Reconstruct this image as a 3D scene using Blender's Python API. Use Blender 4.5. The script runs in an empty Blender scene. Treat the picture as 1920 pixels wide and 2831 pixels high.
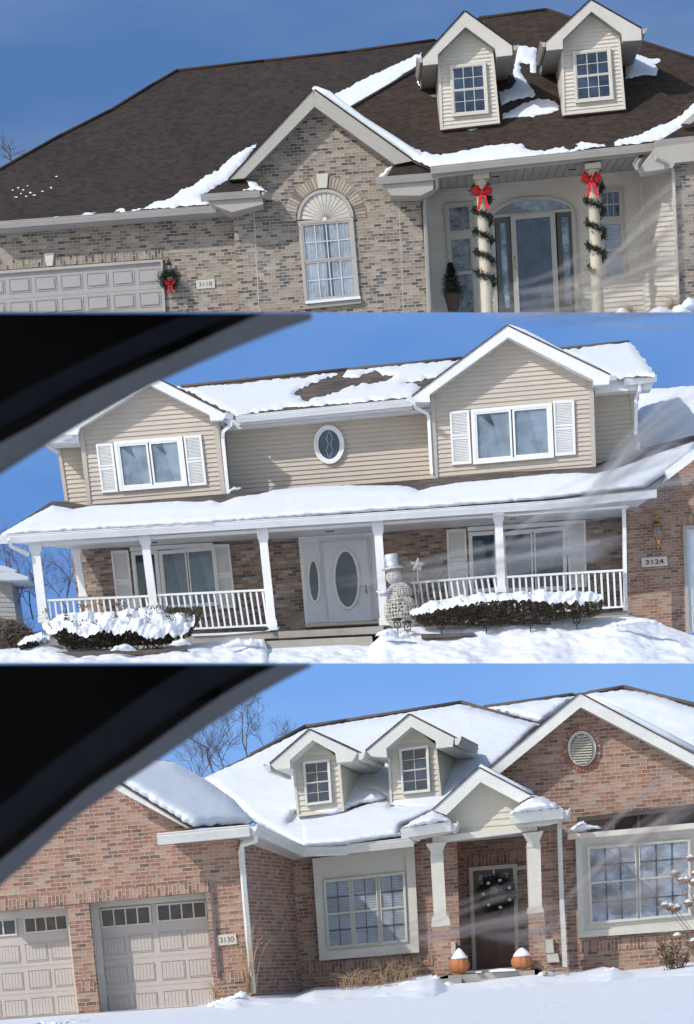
import bpy, math, random
import numpy as np
from mathutils import Vector, geometry, noise
random.seed(7)
# ------------------------------------------------------------------ camera model
F = 10000.0; U0 = 960.0; V0 = 2480.0; EYE = 1.6; ROLL = math.radians(3.8)
CR, SR = math.cos(ROLL), math.sin(ROLL)
def P(p, D):
    x = (p[0]-U0)/F; y = (V0-p[1])/F
    return Vector(((CR*x+SR*y)*D, D, EYE+(-SR*x+CR*y)*D))
K = 1576/960.0
def reg(ox, oy): return lambda x, y: (ox+x/K, oy+y/K)
a = reg(0,0); b = reg(960,0); c = reg(0,860); d = reg(0,1360); e = reg(960,860); f = reg(960,1360)
g = reg(0,1820); h = reg(960,1820); i_ = reg(0,2300); j = reg(960,2300)
def L(r, *xy): return [r(xy[k], xy[k+1]) for k in range(0, len(xy), 2)]
def lerp(p, q, t): return tuple(p[k]+(q[k]-p[k])*t for k in range(len(p)))
def Q(q, s, t): return lerp(lerp(q[0], q[1], s), lerp(q[3], q[2], s), t)      # quad TL,TR,BR,BL
def sub(q, s0, t0, s1, t1): return [Q(q,s0,t0), Q(q,s1,t0), Q(q,s1,t1), Q(q,s0,t1)]
def inset(q, px, py=None):
    py = px if py is None else py
    w = math.dist(q[0], q[1]); hh = math.dist(q[0], q[3])
    return sub(q, px/w, py/hh, 1-px/w, 1-py/hh)
class Plane:
    def __init__(s, A, B, Cc):
        s.p = A; n = (B-A).cross(Cc-A).normalized()
        s.n = n if n.y < 0 else -n
    def at(s, p, off=0.0):
        r = P(p, 1.0)-Vector((0,0,EYE)); o = Vector((0,0,EYE))
        q = s.p+s.n*off
        t = (q-o).dot(s.n)/r.dot(s.n)
        return o+r*t
def flat(D): return Plane(Vector((0,D,0)), Vector((1,D,0)), Vector((0,D,1)))
class Bas:
    def __init__(s, O, U, V):
        s.O = O; s.U = U.normalized(); s.V = V.normalized()
        s.n = s.U.cross(s.V).normalized()
        if s.n.y > 0: s.n = -s.n
        s.g = s.U.dot(s.V); s.k = 1/(1-s.g*s.g)
    def co(s, p):
        r = p-s.O; x = r.dot(s.U); y = r.dot(s.V)
        return ((x-s.g*y)*s.k, (y-s.g*x)*s.k)
    def pt(s, x, y, o=0.0): return s.O+s.U*x+s.V*y+s.n*o
def wb(p, D, slope=5.0, lean=3.0):
    O = P(p, D)
    return Bas(O, P((p[0]+100, p[1]-100*math.tan(math.radians(slope))), D)-O, P((p[0]-100*math.tan(math.radians(lean)), p[1]-100), D)-O)
# ------------------------------------------------------------------ mesh builder
COL = bpy.context.scene.collection
SPLIT = {'expansion_joint','ridge_cap','fascia','return_roof','gutter','porch_gutter','corner_board','ceiling_light','soffit','rake_board','window_header','front_steps','porch_foundation','window_sill',
 'siding_wall','entablature','stone_block','soldier_course','raised_panel','grooved_panel','ornament','button','flower_head','brick_wall','roof_shingles','eave','mitten','garage_trim'}
class MB:
    def __init__(s): s.v = []; s.f = []; s.m = []; s.uv = []; s.any = False; s.sm = []; s.pc = []; s.cur = 0; s.hold = False
    def step(s):
        if not s.hold: s.cur += 1
    def piece(s): s.hold = True; s.cur += 1
    def poly(s, pts, m=0, bas=None, smooth=False):
        i0 = len(s.v); s.v += [Vector(p) for p in pts]
        s.f.append(list(range(i0, i0+len(pts)))); s.pc.append(s.cur); s.m.append(m); s.uv.append(bas); s.sm.append(smooth)
        if bas: s.any = True
    def mesh(s, verts, faces, m=0, smooth=True, bas=None):
        i0 = len(s.v); s.v += [Vector(p) for p in verts]; s.step()
        for q in faces: s.f.append([i0+k for k in q]); s.pc.append(s.cur); s.m.append(m); s.uv.append(bas); s.sm.append(smooth)
        if bas: s.any = True
    def ext(s, front, vec, m=0, bas=None, back=True):
        s.step(); n = len(front); bk = [p+vec for p in front]; i0 = len(s.v)
        s.v += [Vector(p) for p in front]+bk
        fs = [list(range(n))]+([list(range(2*n-1, n-1, -1))] if back else [])+[[k, n+k, n+(k+1)%n, (k+1)%n] for k in range(n)]
        for q in fs: s.f.append([i0+k for k in q]); s.pc.append(s.cur); s.m.append(m); s.uv.append(bas); s.sm.append(False)
        if bas: s.any = True
    def prism(s, pts, D, t=0.05, m=0, bas=None): s.ext([P(p, D) for p in pts], t if isinstance(t, Vector) else Vector((0,t,0)), m, bas)
    def ring(s, q, px, D, t=0.05, m=0, py=None):
        q2 = inset(q, px, py)
        for k in range(4): s.prism([q[k], q[(k+1)%4], q2[(k+1)%4], q2[k]], D, t, m)
    def tube(s, pts, r, n=6, m=0, smooth=True, cap=True):
        pts = [Vector(p) for p in pts]; rs = r if isinstance(r, (list, tuple)) else [r]*len(pts)
        vs = []; prev = None
        for k, p in enumerate(pts):
            t = (pts[min(k+1, len(pts)-1)]-pts[max(k-1, 0)])
            if t.length < 1e-9: t = Vector((0,0,1))
            t.normalize()
            if prev is None:
                ref = Vector((0,1,0)) if abs(t.y) < .8 else Vector((1,0,0)); x = t.cross(ref).normalized()
            else:
                x = (prev-t*prev.dot(t)).normalized()
            prev = x; y = t.cross(x)
            for q in range(n):
                an = 2*math.pi*(q+.5)/n; vs.append(p+x*(rs[k]*math.cos(an))+y*(rs[k]*math.sin(an)))
        fs = []
        for k in range(len(pts)-1):
            for q in range(n): fs.append([k*n+q, k*n+(q+1)%n, (k+1)*n+(q+1)%n, (k+1)*n+q])
        if cap: fs.append(list(range(n))[::-1]); fs.append([(len(pts)-1)*n+q for q in range(n)])
        s.mesh(vs, fs, m, smooth)
    def lathe(s, O, prof, n=20, m=0, ax=Vector((0,0,1)), sx=1.0, rib=0, ribd=0.0):
        x = Vector((1,0,0)); x = (x-ax*x.dot(ax)).normalized(); y = ax.cross(x); vs = []; fs = []
        for (r, z) in prof:
            for q in range(n):
                an = 2*math.pi*q/n; rr = r*(1-ribd*abs(math.sin(an*rib/2))) if rib else r
                vs.append(O+ax*z+x*(rr*math.cos(an)*sx)+y*(rr*math.sin(an)))
        for k in range(len(prof)-1):
            for q in range(n): fs.append([k*n+q, k*n+(q+1)%n, (k+1)*n+(q+1)%n, (k+1)*n+q])
        fs.append(list(range(n))[::-1]); fs.append([(len(prof)-1)*n+q for q in range(n)])
        s.mesh(vs, fs, m, True)
    def siding(s, pts, bas, course=0.11, lap=0.016, m=0):
        p2 = [bas.co(p) for p in pts]; lo = min(p[1] for p in p2); hi = max(p[1] for p in p2)
        k = math.floor(lo/course)
        def clip(po, y, keep):
            out = []
            for q in range(len(po)):
                A, B = po[q], po[(q+1)%len(po)]; ia = keep*(A[1]-y) >= 0; ib = keep*(B[1]-y) >= 0
                if ia: out.append(A)
                if ia != ib: tt = (y-A[1])/(B[1]-A[1]); out.append((A[0]+(B[0]-A[0])*tt, y))
            return out
        while k*course < hi:
            po = clip(clip(p2, k*course, 1), (k+1)*course, -1)
            if len(po) >= 3:
                s.poly([bas.pt(x, y, 0.004+lap*(1-(y-k*course)/course)) for x, y in po], m)
                bt = sorted(x for x, y in po if abs(y-k*course) < 1e-6)
                if len(bt) >= 2:
                    y = k*course
                    s.poly([bas.pt(bt[0], y, 0), bas.pt(bt[-1], y, 0), bas.pt(bt[-1], y, 0.004+lap), bas.pt(bt[0], y, 0.004+lap)], m)
            k += 1
    def gutter(s, A, B, hgt=0.13, w=0.12, m=0, side=None):
        t = (B-A).normalized(); out = side.normalized() if side else Vector((t.y, -t.x, 0)).normalized()
        if not side and out.y > 0: out = -out
        up = Vector((0,0,1))
        pr = [(0,0), (0,-hgt), (w*.55,-hgt), (w*.7,-hgt*.75), (w,-hgt*.3), (w,-hgt*.12), (w*1.12,-hgt*.1), (w*1.12,0), (w*.95,0), (w*.9,-hgt*.2), (.01,-hgt*.2)]
        s.ext([A+out*x+up*y for x, y in pr], B-A, m)
    def build(s, name, mats, parent=None, origin=None):
        if name in SPLIT and parent is not None and len(set(s.pc)) > 1:
            last = None
            for c_ in sorted(set(s.pc)):
                n = MB(); mp = {}
                for k, fc in enumerate(s.f):
                    if s.pc[k] != c_: continue
                    q = []
                    for v in fc:
                        if v not in mp: mp[v] = len(n.v); n.v.append(s.v[v])
                        q.append(mp[v])
                    n.f.append(q); n.m.append(s.m[k]); n.uv.append(s.uv[k]); n.sm.append(s.sm[k]); n.pc.append(0); n.any = n.any or bool(s.uv[k])
                last = n.build(name, mats, parent)
            return last
        if not isinstance(mats, (list, tuple)): mats = [mats]
        if parent is not None: org = Vector(parent['org'])
        elif origin is not None: org = Vector(origin)
        else:
            org = Vector((sum(v.x for v in s.v)/len(s.v), sum(v.y for v in s.v)/len(s.v), min(v.z for v in s.v)))
        me = bpy.data.meshes.new(name)
        me.from_pydata([tuple(v-org) for v in s.v], [], s.f)
        for mt in mats: me.materials.append(mt)
        me.polygons.foreach_set('material_index', s.m)
        me.polygons.foreach_set('use_smooth', s.sm)
        if s.any:
            ul = me.uv_layers.new(name='UVMap')
            for po in me.polygons:
                bs = s.uv[po.index]
                if bs is None: continue
                for li in po.loop_indices:
                    ul.data[li].uv = bs.co(s.v[me.loops[li].vertex_index])
        me.update()
        o = bpy.data.objects.new(name, me); COL.objects.link(o); o['org'] = tuple(org)
        if parent is not None: o.parent = parent
        else: o.location = org
        return o
def tag(o, label, cat=None, group=None, kind=None):
    if label: o['label'] = label
    if cat: o['category'] = cat
    if group: o['group'] = group
    if kind: o['kind'] = kind
    return o
def thing(name, label, cat, loc, group=None):
    o = bpy.data.objects.new(name, None); COL.objects.link(o); o.location = loc; o['org'] = tuple(loc); o.empty_display_size = .2
    return tag(o, label, cat, group)
def copy_tree(o, loc=None, label=None, parent=None):
    n = o.copy(); COL.objects.link(n)
    if parent is not None: n.parent = parent
    if loc is not None: n.location = loc
    if label: n['label'] = label
    for ch in [x for x in bpy.data.objects if x.parent == o]: copy_tree(ch, None, None, n)
    return n
# ------------------------------------------------------------------ materials
def newmat(name):
    m = bpy.data.materials.new(name); m.use_nodes = True
    nt = m.node_tree; return m, nt, nt.nodes['Principled BSDF']
def lk(nt, x, y): nt.links.new(x, y)
def mathn(nt, op, x, y=None, clamp=False):
    n = nt.nodes.new('ShaderNodeMath'); n.operation = op; n.use_clamp = clamp
    for k, vv in enumerate((x, y)):
        if vv is None: continue
        if isinstance(vv, (int, float)): n.inputs[k].default_value = vv
        else: lk(nt, vv, n.inputs[k])
    return n.outputs[0]
def noisen(nt, scale, detail=3, vec=None, rough=.55):
    n = nt.nodes.new('ShaderNodeTexNoise'); n.inputs['Scale'].default_value = scale; n.inputs['Detail'].default_value = detail
    n.inputs['Roughness'].default_value = rough
    if vec is None:
        tc = nt.nodes.new('ShaderNodeTexCoord'); vec = tc.outputs['Object']
    lk(nt, vec, n.inputs['Vector']); return n.outputs['Fac']
def ramp(nt, fac, stops, const=False):
    r = nt.nodes.new('ShaderNodeValToRGB'); cr = r.color_ramp
    if const: cr.interpolation = 'CONSTANT'
    while len(cr.elements) > 1: cr.elements.remove(cr.elements[-1])
    cr.elements[0].position = stops[0][0]; cr.elements[0].color = (*stops[0][1], 1)
    for p, col in stops[1:]:
        el = cr.elements.new(p); el.color = (*col, 1)
    lk(nt, fac, r.inputs[0]); return r.outputs[0]
def mixc(nt, fac, A, B, mode='MIX'):
    n = nt.nodes.new('ShaderNodeMix'); n.data_type = 'RGBA'; n.blend_type = mode
    if isinstance(fac, (int, float)): n.inputs[0].default_value = fac
    else: lk(nt, fac, n.inputs[0])
    for k, vv in ((6, A), (7, B)):
        if isinstance(vv, tuple): n.inputs[k].default_value = (*vv, 1)
        else: lk(nt, vv, n.inputs[k])
    return n.outputs[2]
def bump(nt, bs, height, dist, strength=1.0):
    n = nt.nodes.new('ShaderNodeBump'); n.inputs['Distance'].default_value = dist; n.inputs['Strength'].default_value = strength
    lk(nt, height, n.inputs['Height']); lk(nt, n.outputs[0], bs.inputs['Normal'])
def plain(name, col, rough=.6, var=.18, scale=1.3, bmp=0.0, bscale=30, metal=0.0, fine=None):
    m, nt, bs = newmat(name)
    n1 = noisen(nt, scale, 5, rough=.65); n2 = noisen(nt, fine or scale*14, 3)
    fac = mathn(nt, 'ADD', mathn(nt, 'MULTIPLY', n1, .65), mathn(nt, 'MULTIPLY', n2, .35))
    lo = tuple(x*(1-var) for x in col); hi = tuple(min(1, x*(1+var*.6)) for x in col)
    lk(nt, ramp(nt, fac, [(.33, lo), (.67, hi)]), bs.inputs['Base Color'])
    bs.inputs['Roughness'].default_value = rough; bs.inputs['Metallic'].default_value = metal
    if bmp: bump(nt, bs, noisen(nt, bscale, 4), bmp)
    return m
def brickmat(name, cols, mortar, bw=.21, bh=.075, mo=.011, smear=.25, depth=.010):
    m, nt, bs = newmat(name)
    uv = nt.nodes.new('ShaderNodeUVMap'); uv.uv_map = 'UVMap'
    # slight waviness of the joints
    dn = nt.nodes.new('ShaderNodeTexNoise'); dn.inputs['Scale'].default_value = 9; lk(nt, uv.outputs[0], dn.inputs['Vector'])
    vm = nt.nodes.new('ShaderNodeVectorMath'); vm.operation = 'SCALE'; vm.inputs['Scale'].default_value = .012; lk(nt, dn.outputs['Color'], vm.inputs[0])
    va = nt.nodes.new('ShaderNodeVectorMath'); va.operation = 'ADD'; lk(nt, uv.outputs[0], va.inputs[0]); lk(nt, vm.outputs[0], va.inputs[1])
    sp = nt.nodes.new('ShaderNodeSeparateXYZ'); lk(nt, va.outputs[0], sp.inputs[0])
    y = mathn(nt, 'DIVIDE', sp.outputs[1], bh); row = mathn(nt, 'FLOOR', y); fy = mathn(nt, 'FRACT', y)
    wr = nt.nodes.new('ShaderNodeTexWhiteNoise'); wr.noise_dimensions = '1D'; lk(nt, row, wr.inputs['W'])
    par = mathn(nt, 'MULTIPLY', mathn(nt, 'MODULO', mathn(nt, 'ABSOLUTE', row), 2), .5)
    x = mathn(nt, 'ADD', mathn(nt, 'ADD', mathn(nt, 'DIVIDE', sp.outputs[0], bw), par), mathn(nt, 'MULTIPLY', wr.outputs['Value'], .16))
    colm = mathn(nt, 'FLOOR', x); fx = mathn(nt, 'FRACT', x)
    def edge(fr, sz): 
        dd = mathn(nt, 'MINIMUM', fr, mathn(nt, 'SUBTRACT', 1, fr)); return mathn(nt, 'MULTIPLY', dd, sz)
    dist = mathn(nt, 'MINIMUM', edge(fx, bw), edge(fy, bh))
    mr = nt.nodes.new('ShaderNodeMapRange'); mr.interpolation_type = 'SMOOTHSTEP'; lk(nt, dist, mr.inputs[0])
    mr.inputs[1].default_value = mo*.3; mr.inputs[2].default_value = mo*.85
    cb = nt.nodes.new('ShaderNodeCombineXYZ'); lk(nt, colm, cb.inputs[0]); lk(nt, row, cb.inputs[1])
    wn = nt.nodes.new('ShaderNodeTexWhiteNoise'); wn.noise_dimensions = '2D'; lk(nt, cb.outputs[0], wn.inputs['Vector'])
    n = len(cols); tot = sum(w for w, _ in cols); stops = []; acc = 0
    for w, cc in cols: stops.append((acc/tot, cc)); acc += w
    bc = ramp(nt, wn.outputs['Value'], stops, True)
    fine = noisen(nt, 45, 4, uv.outputs[0], .7); big = noisen(nt, .9, 3, uv.outputs[0])
    bc = mixc(nt, 1.0, bc, ramp(nt, fine, [(.25, (.55,.55,.56)), (.75, (1.35,1.33,1.3))]), 'MULTIPLY')
    bc = mixc(nt, 1.0, bc, ramp(nt, big, [(.3, (.82,.82,.82)), (.7, (1.12,1.12,1.12))]), 'MULTIPLY')
    if smear:
        sm = mathn(nt, 'MULTIPLY', ramp(nt, noisen(nt, 12, 5, uv.outputs[0], .7), [(.5, (0,0,0)), (.72, (1,1,1))]), smear)
        bc = mixc(nt, sm, bc, mortar)
    fin = mixc(nt, mr.outputs[0], mixc(nt, 1.0, mortar, ramp(nt, fine, [(.2, (.8,.8,.8)), (.8, (1.1,1.1,1.1))]), 'MULTIPLY'), bc)
    lk(nt, fin, bs.inputs['Base Color']); bs.inputs['Roughness'].default_value = .88
    ht = mathn(nt, 'ADD', mr.outputs[0], mathn(nt, 'MULTIPLY', fine, .5)); bump(nt, bs, ht, depth)
    return m
def shingle(name, cols, rh=.14, tw=.3):
    m, nt, bs = newmat(name)
    uv = nt.nodes.new('ShaderNodeUVMap'); uv.uv_map = 'UVMap'
    dn = nt.nodes.new('ShaderNodeTexNoise'); dn.inputs['Scale'].default_value = 2.5; dn.inputs['Detail'].default_value = 4; lk(nt, uv.outputs[0], dn.inputs['Vector'])
    vm = nt.nodes.new('ShaderNodeVectorMath'); vm.operation = 'SCALE'; vm.inputs['Scale'].default_value = .06; lk(nt, dn.outputs['Color'], vm.inputs[0])
    va = nt.nodes.new('ShaderNodeVectorMath'); va.operation = 'ADD'; lk(nt, uv.outputs[0], va.inputs[0]); lk(nt, vm.outputs[0], va.inputs[1])
    sp = nt.nodes.new('ShaderNodeSeparateXYZ'); lk(nt, va.outputs[0], sp.inputs[0])
    y = mathn(nt, 'DIVIDE', sp.outputs[1], rh); row = mathn(nt, 'FLOOR', y); fy = mathn(nt, 'FRACT', y)
    wr = nt.nodes.new('ShaderNodeTexWhiteNoise'); wr.noise_dimensions = '1D'; lk(nt, row, wr.inputs['W'])
    x = mathn(nt, 'ADD', mathn(nt, 'DIVIDE', sp.outputs[0], tw), mathn(nt, 'MULTIPLY', wr.outputs['Value'], 3.7))
    colm = mathn(nt, 'FLOOR', x); fx = mathn(nt, 'FRACT', x)
    cb = nt.nodes.new('ShaderNodeCombineXYZ'); lk(nt, colm, cb.inputs[0]); lk(nt, row, cb.inputs[1])
    wn = nt.nodes.new('ShaderNodeTexWhiteNoise'); wn.noise_dimensions = '2D'; lk(nt, cb.outputs[0], wn.inputs['Vector'])
    n = len(cols); bc = ramp(nt, wn.outputs['Value'], [(k/n, cc) for k, cc in enumerate(cols)], True)
    big = noisen(nt, .55, 4, uv.outputs[0]); fine = noisen(nt, 60, 3, uv.outputs[0], .7)
    bc = mixc(nt, 1.0, bc, ramp(nt, big, [(.3, (.82,.82,.84)), (.7, (1.2,1.16,1.1))]), 'MULTIPLY')
    bc = mixc(nt, 1.0, bc, ramp(nt, fine, [(.25, (.7,.7,.7)), (.75, (1.3,1.3,1.3))]), 'MULTIPLY')
    lk(nt, bc, bs.inputs['Base Color']); bs.inputs['Roughness'].default_value = .9
    hgt = mathn(nt, 'ADD', mathn(nt, 'SUBTRACT', 1, fy), mathn(nt, 'MULTIPLY', wn.outputs['Value'], .55))
    bump(nt, bs, hgt, .04)
    return m
def snowmat(name, col=(.84,.87,.92), b=.02, sc=7, grain=.35):
    m, nt, bs = newmat(name)
    n1 = noisen(nt, sc, 6, rough=.6); n2 = noisen(nt, sc*9, 3)
    lk(nt, ramp(nt, n1, [(.3, tuple(x*.96 for x in col)), (.7, col)]), bs.inputs['Base Color'])
    bs.inputs['Roughness'].default_value = .65
    n3 = noisen(nt, 55, 4, rough=.75); hgt = mathn(nt, 'ADD', n1, mathn(nt, 'ADD', mathn(nt, 'MULTIPLY', n2, .12), mathn(nt, 'MULTIPLY', n3, grain))); bump(nt, bs, hgt, b)
    return m
def skymat(name, col, pale, amt):
    m = bpy.data.materials.new(name); m.use_nodes = True; nt = m.node_tree
    nt.nodes.remove(nt.nodes['Principled BSDF']); em = nt.nodes.new('ShaderNodeEmission')
    tc = nt.nodes.new('ShaderNodeTexCoord'); mp = nt.nodes.new('ShaderNodeMapping'); mp.inputs['Scale'].default_value = (.05,.05,.16)
    lk(nt, tc.outputs['Object'], mp.inputs[0])
    n = noisen(nt, 1.3, 5, mp.outputs[0], .5)
    lk(nt, mixc(nt, mathn(nt, 'MULTIPLY', ramp(nt, n, [(.42, (0,0,0)), (.78, (1,1,1))]), amt), col, pale), em.inputs[0])
    lk(nt, em.outputs[0], nt.nodes['Material Output'].inputs[0]); return m
def glassmat(name, tint, fac=.35):
    m = bpy.data.materials.new(name); m.use_nodes = True; nt = m.node_tree
    bs = nt.nodes['Principled BSDF']; bs.inputs['Base Color'].default_value = (*tint, 1); bs.inputs['Roughness'].default_value = .06
    bs.inputs['Specular IOR Level'].default_value = .8
    tr = nt.nodes.new('ShaderNodeBsdfTransparent'); mx = nt.nodes.new('ShaderNodeMixShader'); mx.inputs[0].default_value = fac
    bump(nt, bs, noisen(nt, 1.6, 2), .006)
    lk(nt, ramp(nt, noisen(nt, 2.3, 5, rough=.7), [(.38, tuple(x*.45 for x in tint)), (.5, tint), (.66, tuple(min(1, x*1.7) for x in tint))]), bs.inputs['Base Color'])  # reflected clouds and trees painted into the glass colour as light and dark blotches
    lk(nt, tr.outputs[0], mx.inputs[1]); lk(nt, bs.outputs[0], mx.inputs[2]); lk(nt, mx.outputs[0], nt.nodes['Material Output'].inputs[0]); return m
def matte(m):
    m.node_tree.nodes['Principled BSDF'].inputs['Specular IOR Level'].default_value = 0; return m
M = dict(
 eavesnow=snowmat('thin_eave_snow', (.5,.54,.6), b=.01),
 block=plain('dark_edging_block', (.11,.09,.08), .9, .4, 5, .01, 20),
 brick1=brickmat('tan_grey_brick', [(4,(.34,.285,.225)),(4,(.28,.23,.185)),(3,(.39,.33,.27)),(2.4,(.19,.155,.125)),(2.2,(.095,.077,.066)),(2.0,(.12,.125,.12)),(1.5,(.30,.235,.19))], (.43,.385,.33), .195, .080, .014, .3),
 brick2=brickmat('brown_mixed_brick', [(3,(.34,.27,.22)),(3,(.27,.195,.155)),(2,(.42,.36,.31)),(2,(.18,.13,.105)),(1.3,(.12,.105,.10)),(1.5,(.31,.21,.16))], (.36,.32,.29), .21, .075, .012, .35),
 brick3=brickmat('red_pink_brick', [(4,(.34,.17,.115)),(4,(.285,.135,.09)),(3,(.38,.22,.155)),(2,(.22,.115,.085)),(2.5,(.40,.27,.205)),(1,(.15,.095,.08))], (.44,.37,.305), .185, .068, .013, .4),
 shing1=shingle('dark_brown_shingles', [(.038,.024,.017),(.028,.018,.0138),(.046,.029,.021),(.032,.021,.0155),(.020,.0142,.0115),(.041,.026,.0185)], .105, .15),
 shing2=shingle('grey_brown_shingles', [(.10,.085,.075),(.075,.063,.058),(.12,.10,.09)]),
 cream=plain('cream_vinyl', (.62,.58,.51), .5, .10), creamtrim=plain('cream_trim', (.58,.555,.50), .5, .10),
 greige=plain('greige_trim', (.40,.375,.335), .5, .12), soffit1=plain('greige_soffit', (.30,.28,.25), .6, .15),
 tan=plain('tan_column_paint', (.54,.48,.37), .55, .12), beige=plain('beige_vinyl', (.52,.462,.39), .5, .10), beigetrim=plain('beige_corner_trim', (.45,.41,.36), .5, .1),
 white=plain('white_trim', (.80,.80,.80), .45, .09, 1.6), whitegut=plain('white_gutter', (.77,.78,.79), .4, .12, 2),
 vinyl3=plain('warm_cream_vinyl', (.60,.56,.475), .5, .10), trim3=plain('warm_cream_trim', (.57,.545,.475), .55, .12), gut3=plain('ivory_gutter', (.66,.66,.62), .4, .12, 2),
 garage1=plain('grey_garage_door', (.36,.335,.32), .5, .06), garage3=plain('taupe_garage_door', (.47,.42,.38), .5, .06),
 dark=plain('dark_opening', (.025,.027,.03), .5), black=plain('black_metal', (.02,.02,.022), .4), 
 pane=glassmat('window_glass_dark', (.025,.04,.075), .9), clear=glassmat('window_glass_clear', (.22,.29,.38), .25), skypaint=glassmat('painted_sky_glass', (.30,.37,.46), .5),  # palest glass has the sky's reflection put into its base colour
 curtain=plain('white_curtain', (.78,.80,.80), .9, .12), blind=plain('window_blind', (.56,.60,.63), .7, .1), shade=plain('blue_grey_shade', (.42,.50,.58), .8, .10), shade2=plain('dimmer_shade', (.30,.37,.44), .8, .1),
 concrete=plain('concrete', (.36,.33,.29), .9, .25, 2, .004, 60), stone=plain('limestone', (.58,.54,.47), .85, .12, 4, .002),
 snow=snowmat('snow', b=.03, sc=5), snowroof=snowmat('roof_snow', (.76,.80,.86), b=.014, sc=4, grain=.6), 
 bark=plain('bark', (.16,.13,.115), .9, .3, 6), leaf=plain('evergreen_leaf', (.06,.068,.04), .7, .5, 5), leafb=plain('browned_leaf', (.15,.10,.055), .8, .4, 5),
 needle=plain('spruce_needle', (.016,.034,.022), .7, .4, 8), red=plain('red_ribbon', (.55,.02,.02), .45, .25, 8), gold=plain('brass', (.55,.38,.12), .3, .2, metal=.8),
 orange=plain('pumpkin_skin', (.42,.15,.05), .55, .2, 6), stem=plain('pumpkin_stem', (.16,.13,.07), .9), straw=plain('dry_grass', (.45,.30,.17), .9, .4, 5),
 doorbrown=plain('brown_wood_door', (.15,.075,.055), .5, .3, 3), doorwhite=plain('white_door', (.66,.69,.74), .45, .05), silver=plain('silver_tinsel', (.6,.64,.7), .3, .5, 25, .01, 60, .3),
 wire=plain('white_wire', (.75,.72,.66), .5, .3, 9), pot=plain('clay_pot', (.06,.04,.03), .8), pipe=plain('dark_downspout', (.10,.10,.11), .4),
 carblk=matte(plain('black_door_trim', (.0035,.0032,.0034), .9, .3)), carnavy=matte(plain('dark_window_seal', (.013,.015,.019), .9, .25)), cargrey=matte(plain('grey_window_channel', (.115,.12,.13), .9, .15, 6)),
 greyroofsnow=snowmat('shaded_snow', b=.02), greysiding=plain('grey_siding', (.28,.27,.27), .6, .1), bloom=plain('dried_bloom', (.42,.25,.16), .9, .4, 9),
)
# ------------------------------------------------------------------ generic parts
def snowpatch(mb, poly, plane, thick=.08, edge=14, step=8, jit=1.3, off=.01, m=0, lump=.2):
    """a snow drift lying on a plane, its outline given on that plane"""
    bd = []
    for k in range(len(poly)):
        A, B = poly[k], poly[(k+1)%len(poly)]; n = max(1, int(math.dist(A, B)/(step*.7)))
        nx, ny = -(B[1]-A[1]), B[0]-A[0]; l = math.hypot(nx, ny) or 1
        for q in range(n):
            p = lerp(A, B, q/n); w = jit*(noise.noise(Vector((p[0]*.09, p[1]*.09, 3.1)))*2+noise.noise(Vector((p[0]*.05, p[1]*.35, 7.7)))*2.2) if jit else 0
            bd.append((p[0]+nx/l*w, p[1]+ny/l*w))
    B0 = np.array(bd); B1 = np.roll(B0, -1, 0)
    xs = np.arange(B0[:,0].min(), B0[:,0].max(), step); ys = np.arange(B0[:,1].min(), B0[:,1].max(), step*.6)
    rng = np.random.RandomState(len(bd)); gx, gy = np.meshgrid(xs, ys)
    pts = np.stack([gx.ravel(), gy.ravel()], 1)+rng.uniform(-1.5, 1.5, (gx.size, 2))
    ins = np.zeros(len(pts), bool)
    for A, B in zip(B0, B1):
        cnd = (A[1] > pts[:,1]) != (B[1] > pts[:,1])
        with np.errstate(divide='ignore', invalid='ignore'):
            xi = (B[0]-A[0])*(pts[:,1]-A[1])/(B[1]-A[1] if B[1] != A[1] else 1e-9)+A[0]
        ins ^= cnd & (pts[:,0] < xi)
    pts = pts[ins]
    if len(pts):
        dmin = np.full(len(pts), 1e9); 
        for A, B in zip(B0, B1):
            ab = B-A; l2 = max(1e-9, (ab**2).sum()); t = np.clip(((pts-A)@ab)/l2, 0, 1)
            dmin = np.minimum(dmin, np.hypot(*(pts-(A+t[:,None]*ab)).T))
        keep = dmin > 2.0; pts = pts[keep]; dmin = dmin[keep]
    allp = [Vector(p) for p in bd]+[Vector(p) for p in pts]
    nb = len(bd)
    r = geometry.delaunay_2d_cdt(allp, [(k, (k+1)%nb) for k in range(nb)], [list(range(nb))], 1, 1e-4)
    vs = []
    for k, vv in enumerate(r[0]):
        o = r[3][k][0] if r[3][k] else 0
        if o < nb: hgt = 0.0
        else:
            x = min(1, dmin[o-nb]/(edge*1.5)); hgt = thick*(x*(2-x))**.8
            hgt *= 1+lump*noise.noise(Vector((vv.x*.02, vv.y*.035, 9.0)))+.25*lump*noise.noise(Vector((vv.x*.11, vv.y*.13, 2.0)))
        vs.append(plane.at((vv.x, vv.y), off+hgt))
    fs = [list(q) for q in r[2]]
    mb.mesh(vs, fs, m, True)
def arcpts(cx, cy, rx, ry, a0, a1, n, tilt=0):
    out = []
    for k in range(n+1):
        an = math.radians(a0+(a1-a0)*k/n); x = rx*math.cos(an); y = -ry*math.sin(an)
        t = math.radians(tilt); out.append((cx+x*math.cos(t)+y*math.sin(t), cy-x*math.sin(t)+y*math.cos(t)))
    return out
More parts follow.
